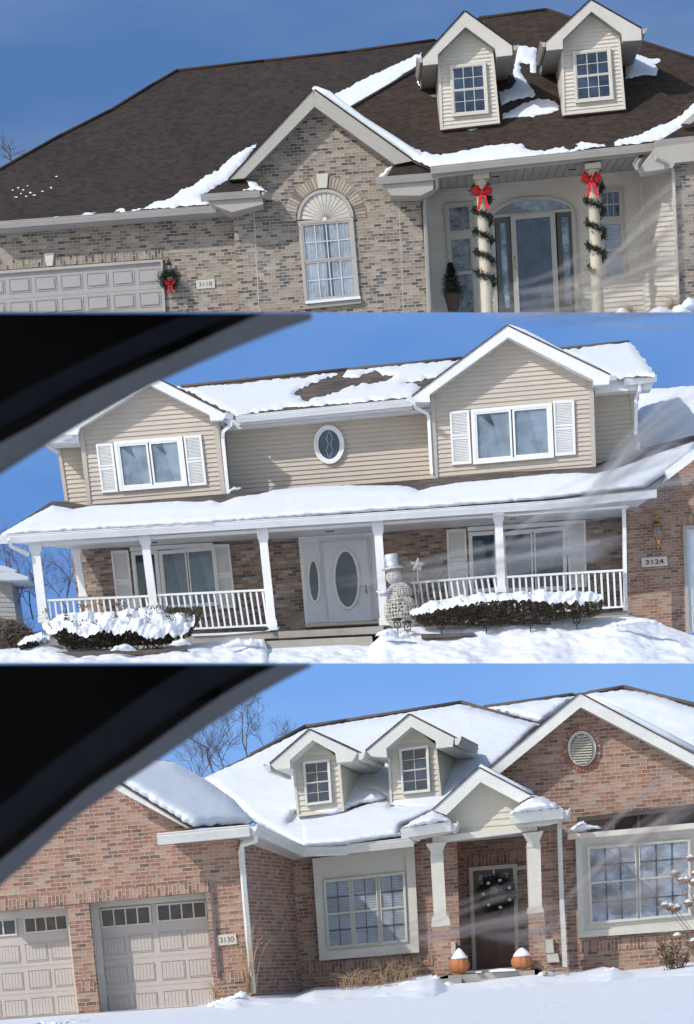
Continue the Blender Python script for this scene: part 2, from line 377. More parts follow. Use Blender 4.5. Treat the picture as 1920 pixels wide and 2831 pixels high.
def window(root, quad, D, fm, fw=8, units=((0,1),), sash=.5, mun=None, back='dark', gl='pane', name='window', label=None, mf=None, t=.07, sw=None):
    """frame ring, sash rings, muntins, panes and what shows behind them"""
    mf = mf or fm; mb = MB(); gb = MB(); bb = MB()
    mb.ring(quad, fw, D-t, t-.004); q = inset(quad, fw*.98)
    sw = sw or fw*.55
    for (s0, s1) in units:
        uq = sub(q, s0, 0, s1, 1)
        rows = [(0, sash), (sash, 1)] if sash else [(0, 1)]
        for k, (t0, t1) in enumerate(rows):
            sq = sub(uq, 0, t0, 1, t1); mb.ring(sq, sw, D-t+.012+.012*k, .03)
            iq = inset(sq, sw); gb.prism(iq, D-t+.035, .004)
            if mun:
                nx, ny = mun[k] if isinstance(mun[0], tuple) else mun
                for x in range(1, nx): mb.prism([Q(iq, x/nx-.012, 0), Q(iq, x/nx+.012, 0), Q(iq, x/nx+.012, 1), Q(iq, x/nx-.012, 1)], D-t+.022, .012, 1)
                for y in range(1, ny): mb.prism([Q(iq, 0, y/ny-.014), Q(iq, 1, y/ny-.014), Q(iq, 1, y/ny+.014), Q(iq, 0, y/ny+.014)], D-t+.024, .010, 1)
        W = math.dist(uq[0], uq[1])
        if back == 'curtain':
            n = max(8, int(W/2.2)); i0 = []
            for half in (0, 1):
                lo, hi = (0.02, .44) if half == 0 else (.56, .98)
                if W < 60: lo, hi = (.02, .5) if half == 0 else (.5, .98)
                for k in range(n):
                    sA = lo+(hi-lo)*k/n; sB = lo+(hi-lo)*(k+1)/n
                    zz = lambda k: D-.018+.012*math.sin(k*1.9+half)+.006*math.sin(k*.7)
                    bb.poly([P(Q(uq, sA, .02), zz(k)), P(Q(uq, sB, .02), zz(k+1)), P(Q(uq, sB, .99), zz(k+1)), P(Q(uq, sA, .99), zz(k))], 0, None, True)
            bb.poly([P(p, D-.002) for p in uq], 1)
        elif back in ('blind', 'shade'):
            n = 26 if back == 'blind' else 1
            for k in range(n):
                t0 = k/n; t1 = (k+.9)/n
                bb.poly([P(Q(uq, .03, t0), D-.012), P(Q(uq, .97, t0), D-.012), P(Q(uq, .97, t1), D-.022 if n > 1 else D-.012), P(Q(uq, .03, t1), D-.022 if n > 1 else D-.012)], 0)
            bb.poly([P(p, D-.002) for p in uq], 1)
        elif back == 'halfshade':
            bb.poly([P(p, D-.012) for p in (Q(uq,.03,0), Q(uq,.97,0), Q(uq,.97,1), Q(uq,.72,1), Q(uq,.55,.35), Q(uq,.42,0.0))], 0)
            bb.poly([P(p, D-.006) for p in uq], 2)
        else: bb.poly([P(p, D-.002) for p in uq], 1)
    w = mb.build(name, [fm, mf], root)
    if label: w['label'] = label
    gb.build('pane', M[gl], w)
    if back != 'dark':
        bb.build({'curtain':'curtain', 'blind':'blind', 'shade':'window_shade', 'halfshade':'window_shade'}[back], [M['curtain'] if back == 'curtain' else (M['blind'] if back == 'blind' else M['shade']), M['dark'], M['shade2']], w)
    else: bb.build('backing', [M['dark'], M['dark']], w)
    return w
def shutter(root, quad, D, mat, label=None):
    mb = MB(); mb.ring(quad, 5, D-.05, .046)
    for (t0, t1) in ((.02,.47), (.50,.98)):
        q = inset(sub(quad, 0, t0, 1, t1), 5, 2.5); n = 15
        mb.ring(sub(quad, .02, t0, .98, t1), 5, D-.046, .04)
        for k in range(n):
            A = Q(q, 0, k/n); B = Q(q, 1, k/n); C2 = Q(q, 1, (k+.72)/n); D2 = Q(q, 0, (k+.72)/n)
            mb.poly([P(A, D-.012), P(B, D-.012), P(C2, D-.042), P(D2, D-.042)])
            E = Q(q, 1, (k+.85)/n); G = Q(q, 0, (k+.85)/n)
            mb.poly([P(D2, D-.042), P(C2, D-.042), P(E, D-.012), P(G, D-.012)])
    mb.poly([P(p, D-.010) for p in inset(quad, 2)])
    s = mb.build('shutter', mat, root)
    if label: s['label'] = label
    return s
def gableroof(root, left, right, D, Lb, trim, shing, under=None, topw=4.0, thick=.05, body=None, drop=None):
    """left / right = rake board outlines: [eave outer, apex outer, apex inner, eave inner, ...]; extruded straight back by Lb"""
    mb = MB(); mb.prism(left, D, thick); mb.prism(right, D, thick); mb.build('rake_board', trim, root)
    mb = MB(); mb.prism(left, D+thick+.002, Lb); mb.prism(right, D+thick+.002, Lb); mb.build('soffit', under or trim, root)
    mb = MB()
    for (A, B) in ((left[0], left[1]), (right[1], right[0])):
        nx, ny = (B[1]-A[1]), -(B[0]-A[0]); l = math.hypot(nx, ny); nx, ny = nx/l*topw, ny/l*topw
        if ny > 0: nx, ny = -nx, -ny
        q = [P(A, D-.02), P(B, D-.02), P((B[0]+nx, B[1]+ny), D-.02), P((A[0]+nx, A[1]+ny), D-.02)]
        bs = Bas(q[3], Vector((0,1,0)), q[2]-q[3]); mb.ext(q, Lb if isinstance(Lb, Vector) else Vector((0,Lb,0)), 0, bs)
    mb.build('roof_shingles', shing, root)
def roofface(root, pts3, bas, mat, name='roof', t=.025):
    mb = MB(); n = bas.n; mb.ext(pts3, -n*t, 0, bas); return mb.build(name, mat, root)
def leaves(mb, C0, R, n, size, m=(0,), shell=.55, flatz=None):
    for _ in range(n):
        while True:
            v = Vector((random.uniform(-1,1), random.uniform(-1,1), random.uniform(-1,1)))
            if shell**2 < v.length_squared < 1: break
        p = C0+Vector((v.x*R[0], v.y*R[1], v.z*R[2]))
        A = Vector((random.gauss(0,1), random.gauss(0,1), random.gauss(0,1))).normalized(); B = A.orthogonal().normalized()
        s = size*random.uniform(.5, 1.4); w = s*.45
        mb.poly([p-A*s, p+B*w, p+A*s, p-B*w], random.choice(m))
def twigs(mb, base, n, hgt, spread, r=.004, m=0, seg=4, droop=.3):
    for _ in range(n):
        dx, dy = random.gauss(0, spread), random.gauss(0, spread); hh = hgt*random.uniform(.5, 1.1)
        b0 = base+Vector((random.gauss(0, spread*.25), random.gauss(0, spread*.25), 0)); pts = []
        for k in range(seg+1):
            t = k/seg; pts.append(b0+Vector((dx*t*t*1.2, dy*t*t, hh*(t-droop*t*t*t))))
        mb.tube(pts, [r*(1-.6*k/seg) for k in range(seg+1)], 4, m)
def baretree(mb, p, dirv, ln, r, depth, m=0, spread=.55):
    dirv = dirv.normalized(); pts = [p]; q = p; dd = dirv; n = 4
    for k in range(n):
        dd = (dd+Vector((random.gauss(0,.13), random.gauss(0,.10), random.gauss(0,.06)+.03))).normalized(); q = q+dd*ln/n; pts.append(q)
    mb.tube(pts, [r*(1-.4*k/n) for k in range(n+1)], 5 if r > .02 else 3, m, True, False)
    if depth == 0: return
    for k in range(random.choice((3,4)) if depth > 1 else 4):
        t = random.choice((1.0, 1.0, .75, .5)); bp = pts[int(t*n)]
        ax = Vector((random.gauss(0,1), random.gauss(0,.6), random.gauss(0,.5)+.35)).normalized()
        baretree(mb, bp, (dd*(1-spread)+ax*spread), ln*random.uniform(.55,.8), r*random.uniform(.5,.66), depth-1, m, spread)
def snowcap(mb, plane, poly, thick, **k): snowpatch(mb, poly, plane, thick, **k)
def text(root, s, quad, D, mat, bold=0.0):
    cu = bpy.data.curves.new('tmp', 'FONT'); cu.body = s; cu.extrude = 0; cu.offset = bold
    o = bpy.data.objects.new('tmp', cu); COL.objects.link(o); dg = bpy.context.evaluated_depsgraph_get(); dg.update()
    me = bpy.data.meshes.new_from_object(o.evaluated_get(dg)); bpy.data.objects.remove(o)
    xs = [v.co.x for v in me.vertices]; ys = [v.co.y for v in me.vertices]; x0, x1, y0, y1 = min(xs), max(xs), min(ys), max(ys)
    mb = MB(); vs = [P(Q(quad, (v.co.x-x0)/(x1-x0), 1-(v.co.y-y0)/(y1-y0)), D) for v in me.vertices]
    mb.mesh(vs, [list(p.vertices) for p in me.polygons], 0, False); bpy.data.meshes.remove(me)
    return mb.build('number', mat, root)
# =================================================================== TOP HOUSE
D1 = 91.0
H1 = thing('brick_house', 'tan brick house with dark brown shingle roof, two cream dormers and a columned porch', 'house', P((960, 905), D1+2))
B1 = wb(a(900,1200), D1, 3.9, 2.2)
mb = MB()
mb.prism(L(a, -20,1025, 1062,940, 1092,1500, 755,1500, 735,1172, -20,1236), D1+.25, .2, 0, B1)
mb.prism(L(a, 1056,950, 1062,872, 1110,806, 1430,478, 1790,745, 1906,870, 1955,1500, 1092,1500), D1, .25, 0, B1)
mb.build('brick_wall', M['brick1'], H1)
mb = MB(); mb.prism(L(a, 1150,935, 1155,935, 1184,1500, 1178,1500), D1-.004, .01); mb.prism(L(b, 232,905, 236,905, 262,1500, 257,1500), D1-.004, .01)
mb.build('expansion_joint', M['greige'], H1)
# soldier course + keystone over the garage
sq = L(a, -20,1184, 735,1130, 737,1170, -20,1226); mb = MB()
SB = wb(a(0,1200), D1+.25, 4.1, 2.2); SB.U, SB.V = SB.V, SB.U
mb.prism(sq, D1+.23, .03, 0, SB); mb.build('soldier_course', M['brick1'], H1)
mb = MB(); mb.prism(L(a, 198,1148, 245,1145, 238,1205, 212,1207), D1+.17, .1); mb.build('keystone', M['stone'], H1)
mb = MB(); mb.prism(L(a, -20,1230, 728,1175, 728,1187, -20,1243), D1+.16, .1); mb.prism(L(a, 728,1175, 738,1175, 756,1500, 742,1500), D1+.16, .1)
mb.build('garage_trim', M['greige'], H1)
gd = MB(); gd.prism(L(a, -20,1243, 728,1187, 748,1500, -20,1500), D1+.24, .03)
gdoor = gd.build('garage_door', M['garage1'], H1)
pb = MB()
for row in range(3):
    for k in range(7):
        x = -195+k*117.5+155-155+row*5+115; y = 1264-.072*(x-38)+row*106
        x0 = x
        q = L(a, x0,y, x0+99,y-7, x0+104,y+60, x0+5,y+68)
        if x0 < -120: continue
        pb.piece(); pb.ring(q, 2.2, D1+.225, .02); pb.prism(inset(q, 6), D1+.215, .03)
    yy = 1352+row*106; pb.piece(); pb.prism(L(a, -20,yy+4, 730+row*5,yy-50, 730+row*5,yy-46, -20,yy+8), D1+.232, .02, 1)
pb.build('raised_panel', [M['garage1'], M['greige']], gdoor)
# main roof
pm = Plane(P(a(-40,1015), 90.6), P(a(975,932), 90.6), P(a(1400,255), 97.0))
BR = Bas(pm.at(a(0,1000)), pm.at(a(975,932))-pm.at(a(-40,1015)), pm.at(a(790,320))-pm.at(a(760,960)))
roofface(H1, [pm.at(p) for p in L(a, -60,1018, 960,934, 1062,860, 1422,430, 1500,470, 1606,500, 1990,178, 1976,178, 1576,232, 1200,272, 805,316, 700,375, 500,498, 280,608, -60,800)], BR, M['shing1'])
mb = MB()
for A, B in zip(L(a, -60,800, 280,610, 500,500, 700,378, 805,318, 1200,274, 1576,234), L(a, 280,610, 500,500, 700,378, 805,318, 1200,274, 1576,234, 1976,180)):
    mb.tube([pm.at(A, .02), pm.at(B, .02)], .045, 5)
mb.build('ridge_cap', M['shing1'], H1)
# wing roof with dormers
pw = Plane(P(b(385,765), 89.95), P(b(1400,652), 89.95), P(b(750,60), 97.5))
BW = Bas(pw.at(b(700,500)), pw.at(b(1400,652))-pw.at(b(385,765)), pw.at(b(750,60))-pw.at(b(790,650)))
roofface(H1, [pw.at(p) for p in L(b, 15,490, 345,298, 600,80, 905,42, 1100,100, 1620,275, 1620,640, 1400,655, 385,768, 290,720, 120,600)], BW, M['shing1'])
mb = MB()
for A, B in ((b(15,490), b(345,298)), (b(600,80), b(905,42)), (b(905,42), b(1330,185)), (b(1330,185), b(1620,278))): mb.tube([pw.at(A, .02), pw.at(B, .02)], .05, 5)
mb.build('ridge_cap', M['shing1'], H1)
# side hip face between valley and hip
A_, B_, C_, D_ = pm.at(b(-20,410)), pm.at(b(340,238)), pw.at(b(345,298)), pw.at(b(15,490))
BS = Bas(D_, C_-D_, A_-D_); mb = MB(); mb.poly([D_, C_, B_, A_], 0, BS); mb.poly([pm.at(b(340,238)), pm.at(b(600,75)), pw.at(b(600,80)), pw.at(b(345,298))], 0, BS); mb.build('hip_roof_face', M['shing1'], H1)
pside = Plane(A_, B_, D_)
# gable over arched window
gL = L(a, 1040,814, 1422,406, 1430,480, 1110,808); gR = L(b, 300,728, -150,406, -148,482, 216,745)
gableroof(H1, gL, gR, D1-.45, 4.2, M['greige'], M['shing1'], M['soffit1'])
mb = MB()
mb.prism(L(a, 940,900, 1190,888, 1196,925, 1052,962, 955,925), D1-.75, .9)      # left return box
mb.prism(L(b, 155,826, 392,806, 392,858, 335,886, 200,886), D1-.75, .9)
mb.prism(L(a, -60,1030, 975,950, 1030,950, 1040,962, -60,1050), D1-.30, .6)     # eave fascia and soffit
mb.prism(L(b, 375,790, 1400,682, 1400,694, 400,806), D1-1.0, .05)
mb.build('fascia', M['greige'], H1)
mb = MB()
for (t, pts, D) in ((1, L(a, 935,884, 1045,812, 1118,812, 1185,866), D1-.82), (1, L(b, 180,800, 222,738, 300,728, 388,782), D1-.82)):
    q = [P(pts[0], D), P(pts[3], D), P(pts[2], D+.7), P(pts[1], D+.7)]; mb.ext(q, Vector((0,.03,-.05)), 0, Bas(q[0], q[1]-q[0], q[3]-q[0]))
mb.build('return_roof', M['shing1'], H1)
mb = MB()
mb.gutter(P(a(-60,1012), D1-.33), P(a(982,934), D1-.33), .17)
mb.gutter(P(a(912,885), D1-.78), P(a(1180,866), D1-.78), .16); mb.gutter(P(a(1180,866), D1-.78), P(a(1217,880), D1-.1), .16)
mb.gutter(P(b(130,808), D1-.78), P(b(408,786), D1-.78), .17)
mb.gutter(P(b(378,758), D1-1.05), P(b(1400,652), D1-1.05), .18)
mb.gutter(P(b(1395,640), D1+.6), P(b(1320,740), D1-1.6), .17, side=Vector((-1,-.2,0))); mb.gutter(P(b(1395,640), D1-1.3), P(b(1640,614), D1-1.3), .17)
mb.build('gutter', M['greige'], H1)
# porch ceiling, porch wall
mb = MB(); q = [P(b(385,800), 89.95), P(b(1400,690), 89.95), P(b(1340,768), 92.3), P(b(395,862), 92.3)]
for k in range(26):
    t0, t1 = k/26, (k+.93)/26
    mb.ext([q[0].lerp(q[1], t0), q[0].lerp(q[1], t1), q[3].lerp(q[2], t1), q[3].lerp(q[2], t0)], Vector((0,0,.05)))
mb.poly([v+Vector((0,0,.03)) for v in q])
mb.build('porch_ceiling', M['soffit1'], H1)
mb = MB()
for A, B in ((b(655,800), b(690,797)), (b(1005,768), b(1040,765))): mb.prism([A, B, (B[0],B[1]+2.5), (A[0],A[1]+2.5)], 91.0, .03)
mb.build('ceiling_light', M['dark'], H1)
BP = wb(b(700,1100), 92.3, 4.6, 1.5); mb = MB()
mb.piece(); mb.siding([P(p, 92.3) for p in L(b, 315,871, 1342,768, 1362,1500, 335,1500)], BP, .125, .032)
mb.poly([P(p, 92.32) for p in L(b, 315,855, 1342,755, 1362,1500, 335,1500)])
mb.piece(); sA, sB, sC, sD = P(b(1342,770), 92.25), P(b(1480,735), 89.9), P(b(1512,1500), 89.9), P(b(1362,1500), 92.25)
BSW = Bas(sD, sC-sD, sA-sD); mb.siding([sA, sB, sC, sD], BSW, .125, .032)
mb.build('siding_wall', M['cream'], H1)
mb = MB(); mb.prism(L(b, 1330,772, 1345,770, 1365,1500, 1350,1500), 92.22, .05); mb.prism(L(b, 345,890, 372,886, 400,1500, 374,1500), 92.0, .3); mb.build('corner_board', M['creamtrim'], H1)
mb = MB(); mb.prism(L(b, 1478,735, 1640,705, 1660,1500, 1512,1500), 89.85, .3, 0, B1); mb.build('brick_pier', M['brick1'], H1)
mb = MB(); mb.prism(L(b, 1330,758, 1400,668, 1640,636, 1640,722, 1490,738, 1480,760, 1345,780), 89.6, .6); mb.build('eave_box', M['greige'], H1)
pr_ = Plane(P(b(1400,640), 89.7), P(b(1640,615), 89.7), P(b(1560,540), 90.8)); BRR = Bas(pr_.at(b(1400,640)), pr_.at(b(1640,615))-pr_.at(b(1400,640)), Vector((0,.7,.5)))
roofface(H1, [pr_.at(p) for p in L(b, 1420,636, 1545,560, 1640,548, 1640,612)], BRR, M['shing1'])
mb = MB(); mb.prism(L(b, 1520,560, 1640,455, 1640,500, 1560,560), 89.9, .3); mb.build('rake_board', M['greige'], H1)
def downspout(root, pts, D, mat, r=.05):
    mb = MB(); pp = [P(p, D if isinstance(D, (int,float)) else D[k]) for k, p in enumerate(pts)]; mb.tube(pp, r, 4, 0, False)
    return mb.build('downspout', mat, root)
downspout(H1, L(b, 408,800, 408,850, 385,872, 352,888, 352,960, 378,1500), [90.1,90.4,90.7,90.9,90.9,90.9], M['greige'])
downspout(H1, L(b, 1392,700, 1400,722, 1470,750, 1484,780, 1512,1500), [89.3,89.3,89.7,89.75,89.75], M['greige'])
# arched window
aw = MB(); cx, cy = a(1478,990)
outer = arcpts(cx, cy, 78, 80, 0, 180, 28, 3); inner = arcpts(cx, cy, 70, 72, 0, 180, 28, 3)
for k in range(28): aw.prism([outer[k], outer[k+1], inner[k+1], inner[k]], D1-.09, .08)
arch = aw.build('arch_frame', M['greige'], H1)
fm_ = MB(); hub = a(1478,996)
fm_.prism(inner, D1-.02, .02)
for k in range(15):
    an0 = 180*k/15+1.2; an1 = 180*(k+1)/15-1.2
    p0, p1 = arcpts(cx, cy, 68, 70, an0, an1, 1, 3); h0, h1 = arcpts(hub[0], hub[1], 7, 7, an0, an1, 1, 3)
    fm_.ext([P(p0, D1-.035), P(p1, D1-.055), P(h1, D1-.055), P(h0, D1-.03)], Vector((0,.02,0)))
fm_.lathe(P(hub, D1-.05), [(.06,0), (.07,.02), (.03,.03)], 12, 0, Vector((0,-1,0)))
fm_.build('sunburst_panel', M['cream'], arch)
ba = MB()
for k in range(35):
    an0 = -2+184*k/35+.45; an1 = -2+184*(k+1)/35-.45
    o0, o1 = arcpts(cx, cy, 113, 115, an0, an1, 1, 3); q0, q1 = arcpts(cx, cy, 82, 84, an0, an1, 1, 3)
    ba.prism([o0, o1, q1, q0], D1-.02-.004*(k%3), .05, random.choice((0,0,1,1,2,3)))
bk1 = [plain('arch_brick_a', (.38,.32,.25), .9, .2, 8), plain('arch_brick_b', (.31,.25,.20), .9, .2, 8), plain('arch_brick_c', (.43,.37,.30), .9, .2, 8), plain('arch_brick_d', (.2,.17,.15), .9, .2, 8)]
ba.build('brick_arch', bk1, H1)
mb = MB(); mb.prism(L(a, 1436,790, 1490,786, 1485,850, 1448,853), D1-.06, .1); mb.build('keystone', M['stone'], H1)
window(H1, L(a, 1352,1003, 1603,983, 1634,1352, 1384,1378), D1, M['greige'], 9, sash=.5, mun=((4,2),(4,2)), back='curtain', gl='clear', mf=M['blind'])
mb = MB(); mb.prism(L(a, 1376,1384, 1640,1357, 1641,1375, 1380,1402), D1-.1, .15, 0); mb.build('window_sill', M['brick1'], H1)
# porch columns (own parts), doorway, flanking windows
for (tx, ty, bx_, by, r) in ((607,795,642,1500,.145), (1114,748,1143,1500,.145)):
    T_ = P(b(tx,ty), 90.35); Bm = P(b(bx_,by), 90.35); ax = (T_-Bm).normalized(); ln = (T_-Bm).length; mb = MB()
    mb.lathe(Bm, [(r*1.5,0), (r*1.5,.1), (r*1.1,.15), (r*1.06,.3), (r,ln*.5), (r*.88,ln-.35), (r*1.02,ln-.32), (r*.9,ln-.28), (r*.92,ln-.22), (r*1.25,ln-.12)], 24, 0, ax)
    tw = Vector((r*1.35,0,0)); q = [T_-tw+Vector((0,-r*1.35,-.13)), T_+tw+Vector((0,-r*1.35,-.11)), T_+tw+Vector((0,-r*1.35,.03)), T_-tw+Vector((0,-r*1.35,.01))]
    mb.ext(q, Vector((0,r*2.7,0))); mb.build('porch_column', M['tan'], H1)
dw = MB(); po = L(b, 648,1500) + [b(648,975)] ; 
arcO = [b(x, y) for x, y in ((655,965),(690,935),(740,910),(800,895),(860,890),(920,893),(975,905),(1015,925),(1036,955))]
arcI = [b(x, y) for x, y in ((668,970),(700,945),(748,922),(802,909),(860,904),(918,907),(968,917),(1000,932),(1018,950))]
for k in range(8): dw.prism([arcO[k], arcO[k+1], arcI[k+1], arcI[k]], 92.16, .12)
dw.prism(L(b, 655,965, 668,970, 690,1500, 672,1500), 92.16, .12); dw.prism(L(b, 1018,950, 1036,955, 1062,1500, 1042,1500), 92.16, .12)
dw.prism(L(b, 668,975, 1020,945, 1020,957, 668,987), 92.14, .12)
dfr = dw.build('door_surround', M['greige'], H1)
mb = MB(); mb.prism(arcI+[b(1018,950), b(668,975)], 92.2, .02); mb.build('transom_pane', M['skypaint'], dfr)
mb = MB(); mb.prism(L(b, 668,987, 1020,957, 1042,1500, 690,1500), 92.26, .03); mb.build('backing', M['dark'], dfr)
for q in (L(b, 672,988, 738,982, 764,1420, 692,1424), L(b, 952,962, 1022,956, 1042,1400, 972,1404)):
    mb = MB(); mb.ring(q, 12, 92.18, .06, 0, 14); sl = mb.build('sidelight', plain('sidelight_frame_%d'%len(bpy.data.materials), (.07,.07,.07), .5), H1)
    mb = MB(); mb.prism(inset(q, 12, 14), 92.22, .01); mb.build('pane', M['skypaint'], sl)
sd = L(b, 742,978, 944,960, 970,1500, 766,1500); mb = MB(); mb.ring(sd, 14, 92.10, .06, 0, 12); door = mb.build('storm_door', M['greige'], H1)
mb = MB(); mb.prism(inset(sd, 13, 11), 92.14, .01); mb.build('pane', M['pane'], door)
mb = MB(); mb.tube([P(b(762,1165), 92.0), P(b(760,1180), 91.96), P(b(763,1200), 91.96), P(b(764,1215), 92.0)], .018, 6); mb.build('handle', M['gold'], door)
lace = plain('lace_pattern', (.17,.20,.22), .35, .95, 5, fine=16); M['lace'] = lace
window(H1, L(b, 441,925, 572,912, 578,1058, 452,1072), 92.28, M['greige'], 8, sash=None, back='dark', gl='lace', label='leaded upper window left of the porch door')
window(H1, L(b, 452,1072, 578,1058, 598,1440, 472,1452), 92.28, M['greige'], 8, sash=.45, back='dark', gl='lace', label='tall lower window left of the porch door')
window(H1, L(b, 1136,860, 1250,848, 1256,996, 1144,1002), 92.28, M['greige'], 7, sash=None, mun=(3,2), back='dark', gl='pane', mf=M['creamtrim'], label='six-pane upper window right of the porch door')
window(H1, L(b, 1144,1002, 1256,996, 1272,1262, 1166,1270), 92.28, M['greige'], 7, sash=.5, back='blind', gl='clear', label='tall lower window with blinds right of the porch door')
# dormers
def dormer(root, wall, lft, rgt, win, D, Lb, mats, bas, side_l=None, ret=None, course=.1, mun=(3,2), fw=7, cbw=11, gut=None):
    sid, trimc, rake, shg, sof, gm = mats[:6]; vec = Lb if isinstance(Lb, Vector) else Vector((0,Lb,0))
    mb = MB(); pts = [P(p, D) for p in wall]; mb.siding(pts, bas, course, .026); mb.ext([p+Vector((0,.012,0)) for p in pts], vec)
    dm = mb.build('dormer_wall', sid, root)
    mb = MB()
    bl, br, tr, tl = wall[0], wall[1], wall[2], wall[-1]
    ww = cbw/K
    mb.prism([bl, (bl[0]+ww, bl[1]), (tl[0]+ww, tl[1]), tl], D-.045, .05); mb.prism([(br[0]-ww, br[1]), br, tr, (tr[0]-ww, tr[1])], D-.045, .05)
    mb.prism([bl, br, (br[0], br[1]-5), (bl[0], bl[1]-5)], D-.048, .04)
    mb.build('corner_board', trimc, root)
    gableroof(root, lft, rgt, D-.42, Lb, rake, shg, sof)
    window(root, win, D-.035, trimc if mun != (2,2) else mats[6], fw, sash=.5, mun=(mun, mun), back='dark', gl='pane', mf=M['creamtrim'], sw=fw*.45)
    if gut:
        mb = MB()
        for (p, sg) in gut: mb.gutter(P(p, D-.42), P(p, D-.42)+vec*.7, .15, .12, 0, Vector((sg,0,0)))
        mb.build('gutter', gm, root)
def dD(pl, p): return pl.at(p).y
mats1 = (M['cream'], M['cream'], M['creamtrim'], M['shing1'], M['soffit1'], M['greige'], M['greige'])
for (wall, lf, rt, win, gt) in (
    (L(b, 425,588, 695,557, 664,230, 540,128, 412,258), L(b, 342,262, 535,50, 538,120, 412,245, 413,288, 345,296), L(b, 750,205, 535,50, 538,120, 672,218, 680,256, 752,248),
     L(b, 465,295, 630,278, 644,512, 478,528), ((b(340,255), -1), (b(755,200), 1))),
    (L(b, 980,522, 1266,494, 1238,150, 1110,56, 972,190), L(b, 902,190, 1108,-2, 1110,50, 980,178, 980,220, 906,228), L(b, 1336,128, 1108,-2, 1110,50, 1246,150, 1252,186, 1338,180),
     L(b, 1024,232, 1196,212, 1212,448, 1036,466), ((b(900,184), -1), (b(1340,124), 1)))):
    D = dD(pw, wall[0])-.25
    dormer(H1, wall, lf, rt, win, D, 3.0, mats1, wb(wall[0], D, 6.0, 2.6), gut=gt)
# snow on this roof
sn = MB()
for pl, poly, th, kw in (
  (pm, L(a, 645,948, 715,912, 775,900, 825,858, 872,845, 920,805, 990,772, 1040,722, 1100,682, 1168,650, 1100,745, 1040,812, 915,885, 952,925, 800,938, 700,945), .10, {}),
  (pm, L(a, 365,976, 385,962, 430,962, 440,968), .05, {}), (pm, L(a, 518,962, 540,944, 565,948, 568,958), .06, {}), (pm, L(a, 240,988, 262,980, 272,986), .04, {}), (pm, L(a, 590,955, 640,945, 655,950), .03, {}),
  (pm, L(a, 95,1000, 120,994, 128,998), .04, {}),
  (pside, L(b, -75,440, 0,398, 100,342, 180,310, 340,236, 342,292, 250,345, 180,392, 12,490, -20,480), .10, {}),
  (pw, L(b, 60,520, 150,596, 210,640, 300,668, 384,700, 430,703, 530,682, 620,665, 690,655, 790,650, 815,672, 840,684, 900,682, 950,668, 985,664, 1010,684, 1045,664, 1080,655, 1165,655, 1175,662, 1090,672, 1010,690, 900,702, 800,716, 600,738, 385,760, 300,722, 180,640), .12, {}),
  (pw, L(b, 1030,652, 1060,644, 1120,648, 1170,652, 1150,660, 1060,664), .03, {}),
  (pw, L(b, 1215,645, 1240,632, 1330,610, 1400,575, 1470,550, 1520,520, 1580,462, 1640,440, 1640,520, 1560,560, 1450,628, 1395,640, 1215,660), .12, {}),
  (pw, L(b, 775,205, 865,217, 858,330, 830,326, 830,290, 785,285, 790,330, 820,375, 860,430, 830,440, 740,455, 700,480, 690,415, 745,400, 768,372, 752,330), .14, {}),
  (pw, L(b, 705,520, 760,490, 800,466, 870,445, 945,458, 965,480, 962,494, 930,512, 830,530, 760,528, 705,540), .12, {}),
  (pw, L(b, 1300,238, 1370,262, 1420,262, 1425,275, 1398,290, 1412,310, 1405,338, 1330,342, 1265,358, 1262,310), .10, {}),
  (pw, L(b, 316,350, 335,345, 350,385, 342,398, 320,380), .07, {}), (pw, L(b, 375,430, 412,426, 414,444, 398,440), .06, {}), (pw, L(b, 545,588, 600,580, 580,588), .03, {})):
    snowpatch(sn, poly, pl, th*.55, jit=1.6, step=6, **kw)
for (x, y, w) in ((57,862,10), (70,893,20), (82,850,10), (105,860,10), (95,878,10), (125,843,12), (118,890,10), (138,873,12), (155,885,16), (192,868,14), (232,850,10), (256,800,10)):
    snowpatch(sn, L(a, x-w*.5,y, x-w*.2,y-3, x+w*.5,y-2, x+w*.4,y+2, x-w*.3,y+2), pm, .008, step=3, edge=5, jit=.6)
gp = Plane(P(b(300,728), D1-.5), P(b(-150,406), D1-.5), P(b(-150,406), D1-.5)+Vector((0,1,0)))
sn2 = [P(b(-155,398), D1-.5), P(b(-100,430), D1-.5), P(b(60,548), D1-.5), P(b(200,640), D1-.5), P(b(310,715), D1-.6), P(b(405,778), D1-.75)]
sn.tube([p+Vector((.05,.25,.05)) for p in sn2], [.06,.13,.12,.14,.15,.06], 8)
sn.tube([p+Vector((.0,.5,.12)) for p in sn2], [.04,.14,.13,.15,.16,.06], 8)
snowpatch(sn, L(a, 1116,815, 1150,822, 1185,845, 1215,870, 1180,862, 1100,862, 1138,850), Plane(P(a(935,884), D1-.84), P(a(1185,866), D1-.84), P(a(1118,812), D1-.12)), .07, step=5)
snowpatch(sn, L(b, 138,805, 180,765, 205,752, 178,800), flat(D1-.8), .06, step=5)
sn.prism(L(a, 1388,1366, 1636,1342, 1638,1354, 1388,1378), D1-.16, .1)
tag(sn.build('roof_snow', M['snowroof']), 'patches of white snow melting on the dark brown shingle roof of the top house', 'snow', kind='stuff')
